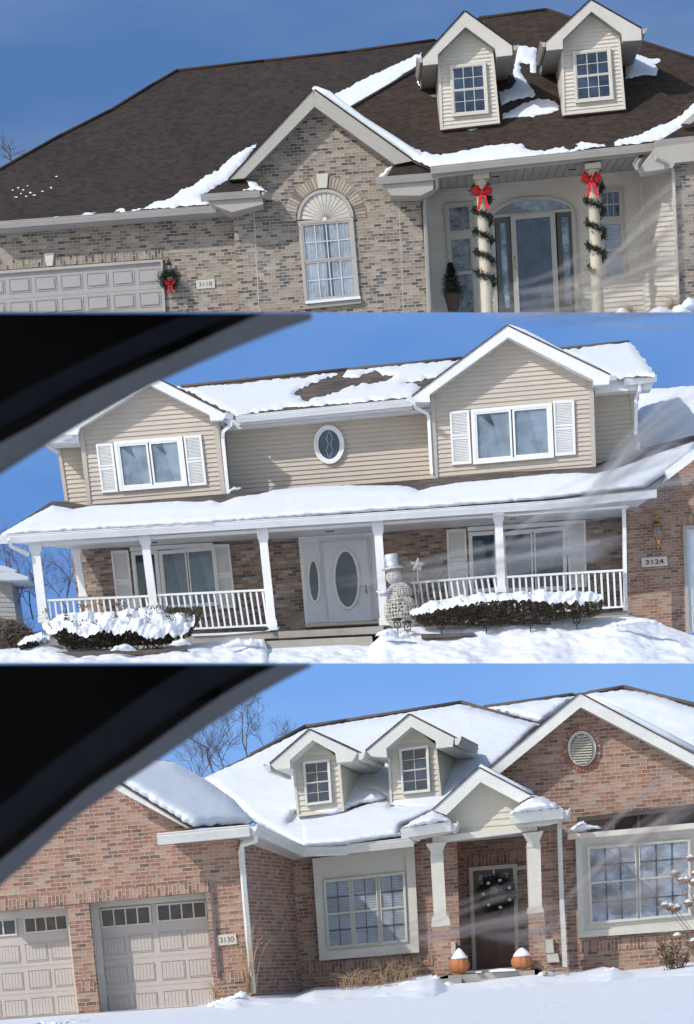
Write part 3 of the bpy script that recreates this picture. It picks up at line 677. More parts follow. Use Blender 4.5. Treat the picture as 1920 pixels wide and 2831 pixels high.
# wreath, lantern, plaque
def wreath(label, ctr, D, R, r, bow=None, dots=0, so=.08):
    w = thing('wreath', label, 'wreath', P(ctr, D)); mb = MB(); C0 = P(ctr, D-so)
    for k in range(1300):
        an = random.uniform(0, 2*math.pi); p = C0+Vector((R*math.cos(an), 0, R*math.sin(an)))+Vector((random.gauss(0,r*.5), random.gauss(0,r*.35), random.gauss(0,r*.5)))
        A = Vector((random.gauss(0,1), random.gauss(0,.6), random.gauss(0,1))).normalized(); B = A.orthogonal().normalized(); s = r*.5
        mb.poly([p-A*s, p+B*s*.14, p+A*s, p-B*s*.14])
    mb.build('greenery', M['needle'], w)
    if bow:
        mb = MB(); bowmesh(mb, P(bow, D-so-.14), .13); mb.build('bow', M['red'], w)
    if dots:
        mb = MB()
        for k in range(dots):
            an = 2*math.pi*k/dots+.4; mb.piece(); p = C0+Vector((R*.95*math.cos(an), -.12, R*.95*math.sin(an))); mb.lathe(p-Vector((0,0,.03)), [(.012,0), (.032,.015), (.036,.03), (.03,.048), (.01,.06)], 8)
        mb.build('ornament', M['white'], w)
    return w
def bowmesh(mb, C0, s):
    for sg in (-1, 1):
        for dz, sc in ((.12, 1), (-.05, .8), (.35, .7)):
            pts = []
            for k in range(9):
                t = k/8*2*math.pi; pts.append(C0+Vector((sg*s*sc*(.55-.55*math.cos(t)), -.04*math.sin(t)*2, s*(dz*1.3+.42*sc*math.sin(t)))))
            for k in range(8):
                mb.poly([pts[k]+Vector((0,-.05,0)), pts[k+1]+Vector((0,-.05,0)), pts[k+1]+Vector((0,.06,.02)), pts[k]+Vector((0,.06,.02))], 0, None, True)
                mb.poly([C0, pts[k]+Vector((0,-.03,0)), pts[k+1]+Vector((0,-.03,0))], 0, None, True) if k in (2,3,4,5) else None
        pts = [C0, C0+Vector((sg*s*.25,-.05,-s*.6)), C0+Vector((sg*s*.35,-.02,-s*1.2)), C0+Vector((sg*s*.55,-.04,-s*1.8))]
        for k in range(3): mb.poly([pts[k]-Vector((s*.16,0,0)), pts[k]+Vector((s*.16,0,0)), pts[k+1]+Vector((s*.18,0,0)), pts[k+1]-Vector((s*.18,0,0))])
    mb.lathe(C0-Vector((0,.03,s*.18)), [(s*.1,0), (s*.22,s*.1), (s*.22,s*.25), (s*.1,s*.36)], 10)
wreath('round evergreen wreath with a red bow on the brick beside the top garage door', a(768,1268), D1+.25, .175, .10, a(772,1285), 0, .24)
def lantern(label, ctr, D, s, metal, glassm, arm=True):
    t = thing('wall_lantern', label, 'lantern', P(ctr, D)); C0 = P(ctr, D-.16)
    mb = MB(); mb.lathe(C0, [(.03*s,.16*s), (.09*s,.15*s), (.10*s,.13*s), (.055*s,.20*s), (.02*s,.26*s), (.025*s,.28*s), (.006*s,.34*s)], 10)
    mb.lathe(C0, [(.02*s,-.22*s), (.035*s,-.18*s), (.05*s,-.14*s), (.06*s,-.13*s)], 10)
    for k in range(6):
        an = k*math.pi/3; mb.tube([C0+Vector((.055*s*math.cos(an), .055*s*math.sin(an), -.14*s)), C0+Vector((.085*s*math.cos(an), .085*s*math.sin(an), .14*s))], .006*s, 4)
    mb.tube([C0+Vector((0,.02,-.2*s)), C0+Vector((0,.08,-.34*s)), C0+Vector((0,.15,-.3*s))], .014*s, 6)
    mb.build('lantern_frame', metal, t)
    mb = MB(); mb.lathe(C0, [(.048*s,-.13*s), (.078*s,.13*s)], 6); mb.build('lantern_glass', glassm, t); return t
lantern('black wall lantern on brick directly above the wreath by the top garage door', a(768,1222), D1+.25, .9, M['black'], M['clear'])
def plaque(label, quad, D, s, numm, bold=0):
    t = thing('house_number_plaque', label, 'sign', P(quad[2], D)); mb = MB(); mb.prism(quad, D-.04, .04); mb.build('plaque', M['stone'], t)
    w = math.dist(quad[0], quad[1]); text(t, s, sub(quad, .14, .24, .86, .76), D-.045, numm, bold); return t
plaque('small limestone plaque reading 3118 on the tan brick wall', L(a, 890,1272, 973,1265, 977,1304, 893,1311), D1+.25, '3118', plain('grey_number', (.12,.12,.13), .6), .01)
# garlands and bows round the porch columns
def garland(label, top, bot, D, turns, r):
    T_ = P(top, D); Bm = P(bot, D); mb = MB(); n = 1500
    for k in range(n):
        t = k/n; an = 2*math.pi*turns*t+.6; p = T_.lerp(Bm, t)+Vector((math.cos(an)*r, math.sin(an)*r, 0))+Vector((random.gauss(0,.035), random.gauss(0,.03), random.gauss(0,.045)))
        A = Vector((random.gauss(0,1), random.gauss(0,1), random.gauss(0,1))).normalized(); B = A.orthogonal().normalized(); s = random.uniform(.05,.10)
        mb.poly([p-A*s, p+B*s*.2, p+A*s, p-B*s*.2])
    return tag(mb.build('garland', M['needle']), label, 'garland')
garland('evergreen garland spiralling down the left porch column beside the leaded window', b(607,820), b(634,1310), 90.35, 5.2, .21)
garland('evergreen garland spiralling down the right porch column beside the blinds window', b(1118,760), b(1138,1235), 90.35, 4.6, .21)
for (p, lab) in ((b(614,872), 'red ribbon bow at the top of the left garlanded porch column'), (b(1110,815), 'red ribbon bow at the top of the right garlanded porch column')):
    mb = MB(); bowmesh(mb, P(p, 90.0), .24); tag(mb.build('ribbon_bow', M['red']), lab, 'bow')
# potted conifer on the porch
t = thing('potted_conifer', 'small dark potted conifer standing left of the porch door of the top house', 'potted plant', P(b(478,1430), 91.6))
mb = MB(); base = P(b(478,1330), 91.6)
for k in range(2600):
    z = random.random()**1.2; r = (.34*(1-z)**.75*(.7+.5*abs(noise.noise(Vector((z*7, 1, 2)))))+.02)*math.sqrt(random.random())*random.uniform(.8,1.2); an = random.uniform(0, 6.283)
    p = base+Vector((r*math.cos(an), r*math.sin(an), z*.82-.04)); A = Vector((math.cos(an), math.sin(an), random.uniform(-.4,.5))).normalized(); B = Vector((-A.y, A.x, 0)); s = random.uniform(.03,.07)
    mb.poly([p-A*s, p+B*s*.3, p+A*s, p-B*s*.3])
mb.build('foliage', M['needle'], t); mb = MB(); mb.lathe(base-Vector((0,0,.45)), [(.13,0), (.2,.36), (.22,.37), (.22,.42), (.17,.42)], 18); mb.build('pot', M['pot'], t)
# plants at the porch foot
for (x, y, s, lab) in ((1480,1380,.5,'dry tan ornamental grass in snow at the right end of the top porch'), (1290,1400,.32,'small bare twiggy shrub in front of the top porch window')):
    mb = MB(); twigs(mb, P(b(x,y+60), 89.6), 90, s+.3, .16, .006); tag(mb.build('dry_grass', M['straw']), lab, 'dry grass')
mb = MB()
for (x, y, w) in ((1430,1412,80), (1520,1400,60), (1560,1370,50), (1250,1418,50)):
    snowpatch(mb, L(b, x-w,y+40, x-w*.7,y, x-w*.2,y-22, x+w*.3,y-16, x+w*.8,y+4, x+w,y+40), flat(89.5), .25, lump=.8)
tag(mb.build('snow_mound', M['snow']), 'lumpy snow heaps at the foot of the right end of the top porch', 'snow', kind='stuff')
for (x0, x1, y) in ((1260,1380,1425),):
    mb = MB(); leaves(mb, P(a(1320,1450), 90.5), (.45,.2,.22), 500, .035, (0,1)); tag(mb.build('low_shrub', [M['leaf'], M['leafb']]), 'top of a low shrub beneath the arched window', 'shrub')
mb = MB(); baretree(mb, P(a(60,800), 99.5), Vector((.05,0,1)), .55, .03, 3); tag(mb.build('bare_tree', M['bark']), 'tip of a bare tree behind the left end of the long brown roof', 'tree')
# =================================================================== MIDDLE HOUSE
DP, DW, DG = 80.0, 82.6, 81.7
H2 = thing('two_storey_house', 'two-storey beige house with snow-covered white porch, white shutters and two front gables', 'house', P((900, 1770), 81))
B2 = wb(d(900,450), DW, 5.0, 3.0)
# upper floor siding
Lup = [(L(c, 362,530, 672,322, 955,478, 1000,515, 1026,860, 414,900), DG, 4.6, 3.4), (L(c, 258,600, 372,588, 405,890, 298,890), DW, 4.6, 3.6),
       (L(c, 985,524, 1960,445, 1990,775, 1015,833), DW, 4.4, 2.5), (L(e, 385,380, 728,132, 1112,315, 1131,712, 402,775), DG, 4.9, 1.0), (L(e, 1120,372, 1290,358, 1318,640, 1132,712), DW, 5.5, .5)]
mb = MB()
for pts, D, sl, ln in Lup:
    mb.piece(); mb.siding([P(p, D) for p in pts], wb(pts[-1], D, sl, ln), .105, .028); mb.ext([P(p, D+.01) for p in pts], Vector((0, .9 if D == DG else 4.2, 0)))
mb.build('siding_wall', M['beige'], H2)
mb = MB()
for q in (L(c, 357,535, 379,533, 415,882, 397,884), L(c, 966,500, 990,500, 1026,838, 1006,840), L(c, 1026,528, 1034,528, 1052,800, 1044,805), L(c, 256,602, 272,600, 310,862, 294,864)): mb.prism(q, DG-.05 if q[0][0] != c(1026,0)[0] and q[0][0] != c(256,0)[0] else DW-.05, .06)
for q in (L(e, 379,385, 399,385, 414,764, 394,766), L(e, 1097,318, 1119,318, 1131,706, 1110,708)): mb.prism(q, DG-.05, .06)
mb.prism(L(e, 1283,365, 1306,362, 1332,632, 1310,640), DW-.05, .06)
mb.build('corner_board', M['beigetrim'], H2)
# main roof
p2r = Plane(P(c(1080,482), 81.9), P(e(280,400), 81.9), P(e(200,240), 85.2))
BR2 = Bas(p2r.at(c(1080,482)), p2r.at(e(280,400))-p2r.at(c(1080,482)), p2r.at(e(200,240))-p2r.at(e(220,400)))
roofface(H2, [p2r.at(p) for p in L(c, 700,310, 820,345, 1300,300, 1576,262, 2090,214, 2400,180, 2859,138, 2978,292, 2796,305, 2400,330, 1870,396, 1060,484)], BR2, M['shing2'])
mb = MB(); 
for A, B in ((c(820,343), c(1576,265)), (c(1576,265), c(2100,214)), (c(2540,172), c(2859,140))): mb.tube([p2r.at(A,.02), p2r.at(B,.02)], .05, 5)
mb.build('ridge_cap', M['shing2'], H2)
gableroof(H2, L(c, 262,560, 702,300, 680,335, 362,528, 352,560, 290,562), L(c, 1015,460, 702,300, 680,335, 950,470, 956,497, 1014,495), DG-.38, 3.6, M['white'], M['shing2'], M['white'])
gableroof(H2, L(e, 298,386, 728,66, 732,118, 374,378, 378,412, 305,413), L(e, 1195,290, 728,66, 732,118, 1118,312, 1120,335, 1190,332), DG-.46, 3.6, M['white'], M['shing2'], M['white'])
mb = MB()
mb.prism(L(c, 1003,494, 1870,425, 1876,445, 1045,522), 82.0, .06); mb.prism(L(c, 1000,520, 1960,440, 1960,455, 1040,540), 82.25, .4)
mb.prism(L(e, 1120,318, 1190,300, 1255,302, 1400,300, 1382,355, 1255,362, 1128,374), 82.0, .6)
mb.prism(L(c, 195,580, 358,560, 360,596, 232,600), 81.6, .9)
mb.build('soffit', M['white'], H2)
mb = MB()
mb.gutter(P(c(1070,478), 81.92), P(c(1870,400), 81.92), .16); mb.gutter(P(e(1255,310), 81.92), P(e(1404,292), 81.92), .15)
mb.gutter(P(e(270,382), 81.1), P(e(305,402), 81.12), .14); mb.gutter(P(e(1190,296), 81.1), P(e(1224,294), 81.1), .1); mb.gutter(P(c(1012,462), 81.1), P(c(1050,468), 81.2), .12)
mb.gutter(P(c(185,580), 81.5), P(c(330,555), 81.5), .12)
mb.build('gutter', M['whitegut'], H2)
downspout(H2, L(c, 1050,485, 1046,520, 1015,545, 1012,580, 1036,835), [81.5,81.5,81.5,81.6,81.6], M['whitegut'], .055)
downspout(H2, L(e, 298,405, 310,435, 365,465, 372,480, 386,742), [81.3,81.4,81.6,81.65,81.65], M['whitegut'], .05)
downspout(H2, L(e, 1328,318, 1328,360, 1312,395, 1312,560), [81.9,81.9,82.2,82.2], M['whitegut'], .05)
downspout(H2, L(c, 190,585, 205,605, 262,640), [81.5,81.6,82.2], M['whitegut'], .05)
# porch roof
p2p = Plane(P(d(0,195), 79.75), P(f(0,98), 79.75), P(e(0,760), 81.9))
BP2 = Bas(p2p.at(d(0,195)), p2p.at(f(0,98))-p2p.at(d(0,195)), p2p.at(e(0,760))-p2p.at(f(0,98)))
roofface(H2, [p2p.at(p) for p in L(d, -5,196, 1576,102, 2500,36, 2985,-8, 3060,-140, 3160,-170, 3160,-260, 2960,-210, 2700,-125, 1960,-60, 1030,8, 410,62, 298,42, 235,42)], BP2, M['shing2'])
mb = MB(); mb.gutter(P(d(-2,200), 79.73), P(f(0,104), 79.73), .18, .13); mb.gutter(P(f(0,104), 79.73), P(f(930,42), 79.73), .18, .13); mb.gutter(P(f(930,42), 79.73), P(f(1404,-8), 79.73), .17, .13)
mb.build('porch_gutter', M['whitegut'], H2)
downspout(H2, L(d, 38,215, 50,245, 130,285), [79.5,79.6,79.85], M['whitegut'], .055)
mb = MB(); q0 = [P(d(0,228), 79.8), P(f(0,128), 79.8), P(f(0,192), 82.62), P(d(370,262), 82.62)]; q1 = [P(f(0,128), 79.8), P(f(1390,15), 79.8), P(f(1260,112), 82.62), P(f(0,192), 82.62)]
for q in (q0, q1):
    for k in range(30): t0, t1 = k/30, (k+.95)/30; mb.ext([q[0].lerp(q[3], t0), q[1].lerp(q[2], t0), q[1].lerp(q[2], t1), q[0].lerp(q[3], t1)], Vector((0,0,.04)))
    mb.poly([v+Vector((0,0,.03)) for v in q])
mb.build('porch_ceiling', M['white'], H2)
mb = MB(); mb.prism(L(d, 130,236, 1576,148, 1576,160, 150,250), DP-.05, .16); mb.prism(L(f, 0,148, 1280,62, 1280,72, 0,160), DP-.05, .16); mb.build('porch_beam', M['white'], H2)
mb = MB()
for A, B in ((d(1480,178), d(1518,175)), (d(690,228), d(715,225)), (f(740,122), f(768,118))): mb.prism([A, B, (B[0],B[1]+2.5), (A[0],A[1]+2.5)], 80.9, .04)
mb.build('ceiling_light', M['dark'], H2)
# porch walls
mb = MB(); mb.prism(L(d, 360,255, 1576,196, 2830,95, 2852,600, 1576,640, 392,690), DW, .2, 0, B2)
mb.prism(L(d, 322,290, 365,258, 392,600, 352,500), DW+.6, .2, 0, B2)
B2g = wb(f(1400,400), 81.3, 4.5, -.3); mb.prism(L(f, 1272,40, 1400,-22, 1640,-208, 1640,150, 1530,152, 1545,640, 1275,600), 81.3, .3, 1, B2g)
mb.build('brick_wall', [M['brick2'], M['brick3']], H2)
SBg = wb(f(1500,140), 81.28, 4.5, 0); SBg.U, SBg.V = SBg.V, SBg.U; mb = MB(); mb.prism(L(f, 1505,110, 1640,100, 1640,145, 1508,152), 81.27, .04, 0, SBg)
mb.build('soldier_course', M['brick3'], H2)
mb = MB(); mb.prism(L(f, 1526,152, 1640,148, 1640,165, 1542,168, 1556,640, 1540,640), 81.25, .1); mb.build('garage_trim', M['garage1'], H2)
gd2 = MB(); gd2.prism(L(f, 1542,168, 1640,163, 1655,640, 1556,640), 81.34, .03); gdo = gd2.build('garage_door', M['doorwhite'], H2)
mb = MB()
for k in range(4): mb.piece(); mb.ring(L(f, 1556+k*3,190+k*115, 1640,185+k*115, 1643,280+k*115, 1560+k*3,285+k*115), 3, 81.31, .04)
mb.build('raised_panel', M['doorwhite'], gdo)
mb = MB(); mb.prism(L(e, 1352,796, 1640,575, 1640,625, 1404,806), 80.9, .06); mb.build('rake_board', M['white'], H2)
pg = Plane(P(e(1352,790), 80.9), P(e(1640,570), 80.9), P(e(1330,420), 86.5))
BG = Bas(pg.at(e(1400,700)), P(e(1640,570), 80.9)-P(e(1352,790), 80.9), Vector((0,1,.3)))
roofface(H2, [P(p, D) for p, D in ((e(1316,690), 84.5), (e(1600,590), 84.5), (e(1660,330), 87.0), (e(1390,352), 87.0), (e(1310,360), 87.0))], Bas(P(e(1316,690), 84.5), Vector((1,0,0)), Vector((0,.5,1))), M['shing2'], 'garage_roof')
# posts
for (x0, y0, x1, y1, w, D) in ((157,232,198,592,50,DP), (343,262,377,476,40,82.0), (656,200,698,528,46,DP), (1190,166,1236,612,46,DP), (1576+138,130,1576+170,606,46,DP), (1576+687,90,1576+702,455,44,DP), (1576+1258,20,1576+1266,540,20,DP+.2)):
    mb = MB(); A = d(x0,y0); B = d(x1,y1); hw = w/2/K
    def at_(t, k): m_ = lerp(A, B, t); return [(m_[0]-hw*k, m_[1]+.5), (m_[0]+hw*k, m_[1]-.5)]
    for (t0, t1, k0, k1, dd) in ((0,.09,1.12,1.12,.02), (.09,.14,1.12,.8,.01), (.14,.93,.80,.82,0), (.93,1,1.0,1.02,.02)):
        p, q = at_(t0, k0), at_(t1, k1); mb.prism([p[0], p[1], q[1], q[0]], D-.08-dd, .17+dd)
    mb.build('porch_post', M['white'], H2)
# railings: rails with balusters as sub-parts
def railing(root, tl, tr, br, bl, D, n):
    mb = MB(); mb.prism([tl, tr, (tr[0], tr[1]+6), (tl[0], tl[1]+6)], D-.04, .10); mb.prism([(bl[0],bl[1]-5), (br[0],br[1]-5), br, bl], D-.03, .08)
    r = mb.build('railing', M['white'], root)
    for k in range(n):
        t = (k+.5)/n; A = lerp(tl, tr, t); B = lerp(bl, br, t); w = 2.6
        mb = MB(); mb.prism([(A[0]-w,A[1]+5.5), (A[0]+w,A[1]+5.5), (B[0]+w,B[1]-4.5), (B[0]-w,B[1]-4.5)], D-.02, .045); mb.build('baluster', M['white'], r)
railing(H2, *L(d, 207,488, 676,468, 694,600, 222,620), DP, 17)
railing(H2, *L(d, 710,464, 1205,440, 1228,608, 735,632), DP, 18)
railing(H2, *L(f, 290,408, 680,376, 700,510, 305,530), DP, 14)
railing(H2, *L(f, 712,382, 1254,350, 1262,524, 722,560), DP, 19)
# porch windows, shutters
mb = MB(); mb.prism(L(d, 588,250, 965,230, 967,248, 590,270), DW-.06, .06); mb.prism(L(f, 545,160, 1000,132, 1000,150, 548,180), DW-.06, .06); mb.build('window_header', M['white'], H2)
window(H2, L(d, 594,272, 715,264, 740,530, 620,545), DW, M['white'], 7, sash=None, back='dark', gl='pane', label='left sash of the porch picture window behind the second post')
window(H2, L(d, 718,268, 976,246, 1002,515, 744,535), DW, M['white'], 7, units=((0,.48),(.5,1)), sash=None, back='halfshade', gl='clear', label='curtained pair of panes in the left porch window')
window(H2, L(f, 550,184, 686,175, 690,450, 562,460), DW, M['white'], 7, sash=None, back='dark', gl='pane', label='left pane of the right porch window')
window(H2, L(f, 700,182, 996,155, 1000,445, 712,455), DW, M['white'], 7, units=((0,.47),(.5,1)), sash=None, back='dark', gl='pane', label='wide pair of dark panes in the right porch window')
for q in (L(d, 502,268, 582,263, 612,560, 535,566), L(d, 962,239, 1041,236, 1072,525, 995,530), L(f, 451,171, 540,167, 552,470, 462,476), L(f, 996,132, 1083,127, 1090,430, 1010,436)): shutter(H2, q, DW, M['white'])
# upper windows and shutters
window(H2, L(c, 514,592, 826,567, 852,793, 543,818), DG-.04, M['white'], 10, units=((0,.49),(.51,1)), sash=None, back='halfshade', gl='clear', label='two-pane window in the left front gable')
window(H2, L(e, 562,446, 930,413, 941,664, 573,696), DG-.04, M['white'], 10, units=((0,.49),(.51,1)), sash=None, back='halfshade', gl='clear', label='two-pane window in the right front gable')
for q in (L(c, 434,603, 510,598, 536,820, 464,825), L(c, 832,567, 913,561, 939,788, 858,795), L(e, 465,455, 553,448, 566,692, 478,698), L(e, 935,407, 1031,402, 1039,650, 945,658)): shutter(H2, q, DG-.03, M['white'])
# oval window
def oval(root, ctr, rx, ry, D, fw, fm, pm_, name='oval_window', tilt=0, t=.08):
    o = arcpts(ctr[0], ctr[1], rx, ry, 0, 360, 40, tilt); i2 = arcpts(ctr[0], ctr[1], rx-fw, ry-fw, 0, 360, 40, tilt); i3 = arcpts(ctr[0], ctr[1], rx-fw*.5, ry-fw*.5, 0, 360, 40, tilt)
    mb = MB()
    for k in range(40): mb.prism([o[k], o[k+1], i3[k+1], i3[k]], D-t, t-.003); mb.prism([i3[k], i3[k+1], i2[k+1], i2[k]], D-t*.7, t*.6)
    w = mb.build(name, fm, root); mb = MB(); mb.prism(i2[:-1], D-t*.4, .01); mb.build('pane', pm_, w); return w, i2
w, _ = oval(H2, c(1494,605), 70/K, 88/K, DW-.03, 13, M['white'], M['pane'], tilt=3)
mb = MB(); cc = c(1496,605)
for sg in (-1, 1):
    mb.tube([P((cc[0]+sg*2, cc[1]-36), DW-.06), P((cc[0]+sg*8, cc[1]-15), DW-.06), P((cc[0]+sg*3, cc[1]), DW-.06), P((cc[0]+sg*9, cc[1]+16), DW-.06), P((cc[0]+sg*1, cc[1]+38), DW-.06)], .008, 4)
mb.prism([(cc[0]-5,cc[1]), (cc[0],cc[1]-7), (cc[0]+5,cc[1]), (cc[0],cc[1]+7)], DW-.06, .01); mb.build('leaded_pattern', M['blind'], w)
# entry
mb = MB(); mb.prism(L(d, 1354,206, 1700,186, 1722,580, 1387,600), DW-.06, .06); ent = mb.build('door_surround', M['white'], H2)
mb = MB(); mb.prism(L(d, 1372,232, 1448,228, 1484,590, 1398,596), DW-.09, .03); mb.build('sidelight', M['doorwhite'], H2)
mb = MB(); mb.prism(L(d, 1462,228, 1668,214, 1692,580, 1492,592), DW-.10, .04); mb.ring(L(d, 1453,220, 1676,205, 1700,582, 1484,594), 4, DW-.12, .06)
door2 = mb.build('front_door', M['doorwhite'], H2)
mb = MB(); mb.prism(L(d, 1684,214, 1716,212, 1722,576, 1698,578), DW-.09, .03); mb.build('sidelight', M['doorwhite'], H2)
oval(door2, d(1574,396), 60/K, 136/K, DW-.10, 6, M['white'], M['pane'], 'oval_glass', 3)
oval(H2, d(1426,405), 28/K, 98/K, DW-.09, 5, M['white'], M['pane'], 'oval_sidelight', 3)
mb = MB(); mb.tube([P(f(84,425), DW-.2), P(f(86,440), DW-.22), P(f(88,460), DW-.2)], .02, 6); mb.build('handle', M['gold'], door2)
mb = MB(); mb.prism(L(d, 1384,600, 1724,583, 1726,596, 1386,614), DW-.5, .5); mb.build('door_threshold', M['stone'], H2)
# foundation + steps
mb = MB(); mb.prism(L(d, 868,652, 1270,634, 1576,618, 1742,608, 1742,640, 1576,652, 1275,662, 872,688), DP-.15, 2.6); mb.prism(L(f, 160,600, 1280,545, 1280,620, 160,640), DP+.1, 2.4)
mb.prism(L(d, 200,640, 872,640, 872,705, 210,725), DP+.1, 2.4); mb.prism(L(d, 168,672, 262,668, 268,700, 172,702), DP-.3, 1)
mb.build('porch_foundation', M['concrete'], H2)
mb = MB(); mb.prism(L(d, 1262,634, 1742,610, 1742,642, 1266,664), DP-.55, .45); mb.prism(L(d, 1200,678, 1690,655, 1694,705, 1206,712), DP-1.0, .5); mb.build('front_steps', M['concrete'], H2)
# snow on roof
sn = MB()
for pl, poly, th in (
  (p2r, L(c, 740,325, 830,348, 1000,335, 1300,305, 1500,282, 1535,285, 1480,305, 1420,330, 1340,365, 1335,380, 1370,395, 1372,405, 1400,408, 1576,348, 1640,330, 1740,322, 1790,296, 1740,290, 1700,268, 1660,262, 1850,240, 2090,218, 2085,235, 1990,300, 1840,322, 1890,330, 1915,345, 1880,392, 1300,440, 1075,472, 1000,440, 860,365), .055),
  (p2r, L(c, 1576,262, 1640,262, 1700,272, 1620,300, 1560,300), .05),
  (p2r, L(e, 970,178, 1120,155, 1283,138, 1330,190, 1402,290, 1250,306, 1200,300, 1100,250), .06),
  (p2p, L(d, 4,190, 120,122, 240,60, 330,78, 420,62, 520,58, 640,52, 800,42, 900,45, 960,38, 1000,50, 1060,28, 1100,18, 1180,10, 1240,-8, 1400,-25, 1576,-30, 1800,-30, 1870,-22, 1900,-6, 1960,-22, 2080,-42, 2200,-52, 2300,-62, 2400,-72, 2500,-82, 2620,-86, 2700,-82, 2780,-100, 2900,-140, 3000,-180, 3152,-228, 3152,-170, 3060,-110, 2930,-20, 2700,5, 2500,31, 2000,69, 1576,97, 900,146, 300,181, 4,197), .12)):
    snowpatch(sn, poly, pl, th, step=10, jit=2.4 if pl is p2r else .5, edge=12, lump=.06)
for pts in (L(e, 735,62, 800,98, 870,130, 950,170, 1040,215, 1120,255, 1200,292),):
    sn.tube([P(p, DG-.3)+Vector((0,.2,.0)) for p in pts], [.05,.12,.10,.08,.09,.1,.05], 8); sn.tube([P(p, DG)+Vector((0,.5,.03)) for p in pts], [.05,.10,.08,.08,.09,.1,.05], 8)
snowpatch(sn, L(c, 1040,812, 1060,795, 1095,802, 1080,815, 1045,825), p2p, .12, step=5)
pgr = Plane(P(e(1316,690), 84.5), P(e(1600,590), 84.5), P(e(1390,352), 87.0)); snowpatch(sn, L(e, 1318,640, 1316,362, 1390,352, 1660,332, 1640,560, 1470,620, 1400,640), pgr, .12, step=12, off=.03)
sn.prism(L(d, 870,645, 1000,640, 1200,632, 1268,612, 1262,628, 1000,650, 875,655), DP-.2, .5)
sn.prism(L(d, 1215,608, 1255,606, 1262,625, 1222,628), DP-.28, .3)
tag(sn.build('roof_snow', M['snowroof']), 'thick smooth snow lying on the roofs and porch roof of the middle house', 'snow', kind='stuff')
lantern('large brass wall lantern on red-brown brick above the 3124 plaque', f(1410,185), 81.3, 1.25, M['gold'], M['clear'])
plaque('pale stone plaque reading 3124 on the brick beside the middle house garage', L(f, 1337,300, 1453,292, 1457,334, 1341,342), 81.3, '3124', plain('dark_number', (.05,.045,.045), .6), .02)
# snowman
t = thing('snowman_figure', 'white wire snowman figure with a silver top hat beside the porch steps', 'snowman decoration', P(f(245,608), 79.4))
def wireball(mb, C0, rx, rz, n=16):
    for k in range(n):
        an = math.pi*k/n; mb.tube([C0+Vector((rx*math.cos(th)*math.cos(an), rx*math.cos(th)*math.sin(an), rz*math.sin(th))) for th in [2*math.pi*q/20 for q in range(21)]], .008, 3)
    for k in range(1, 10):
        z = -1+2*k/10; r = math.sqrt(1-z*z); mb.tube([C0+Vector((rx*r*math.cos(th), rx*r*math.sin(th), rz*z)) for th in [2*math.pi*q/20 for q in range(21)]], .008, 3)
    for k in range(220):
        v = Vector((random.gauss(0,1), random.gauss(0,1), random.gauss(0,1))).normalized(); w = (v+Vector((random.gauss(0,.3), random.gauss(0,.3), random.gauss(0,.3)))).normalized()
        mb.tube([C0+Vector((v.x*rx, v.y*rx, v.z*rz)), C0+Vector((w.x*rx, w.y*rx, w.z*rz))], .007, 3)
mb = MB(); wireball(mb, P(f(243,540), 79.4), .37, .40); wireball(mb, P(f(238,460), 79.4), .27, .24, 12); mb.build('wire_body', M['wire'], t)
mb = MB(); wireball(mb, P(f(212,385), 79.4), .16, .18, 10); mb.build('wire_head', M['wire'], t)
mb = MB(); hc = P(f(208,352), 79.4); hx = Vector((-.1,0,1)).normalized(); mb.lathe(hc, [(.22,0), (.24,.02), (.2,.05), (.145,.05), (.15,.2), (.17,.33), (.12,.34)], 20, 0, hx); mb.build('top_hat', M['silver'], t)
mb = MB(); mb.tube([P(f(150,462), 79.2), P(f(175,455), 79.2), P(f(205,440), 79.2)], [.07,.05,.05], 7); mb.tube([P(f(135,448), 79.2), P(f(155,465), 79.2), P(f(185,468), 79.2)], [.03,.05,.03], 6); mb.build('mitten', M['silver'], t)
mb = MB()
for (x, y) in ((238,475), (238,535), (242,505)): mb.lathe(P(f(x,y), 79.05), [(.02,0), (.02,.02)], 8, 0, Vector((0,-1,0)))
mb.build('button', M['black'], t)
mb = MB(); sc = P(f(320,332), 79.6); sp = []
for k in range(10): an = math.pi/2+k*math.pi/5-.15; r = .17 if k % 2 == 0 else .075; sp.append(sc+Vector((r*math.cos(an), 0, r*math.sin(an))))
for k in range(10): mb.tube([sp[k], sp[(k+1)%10]], .012, 4)
for k in range(10): mb.poly([sc+Vector((0,-.04,0)), sp[k], sp[(k+1)%10]])
mb.tube([P(f(320,345), 79.6), P(f(330,560), 79.6)], .012, 5)
tag(mb.build('star_ornament', M['greige']), 'pale five-pointed star on a thin stake behind the wire snowman', 'star decoration')
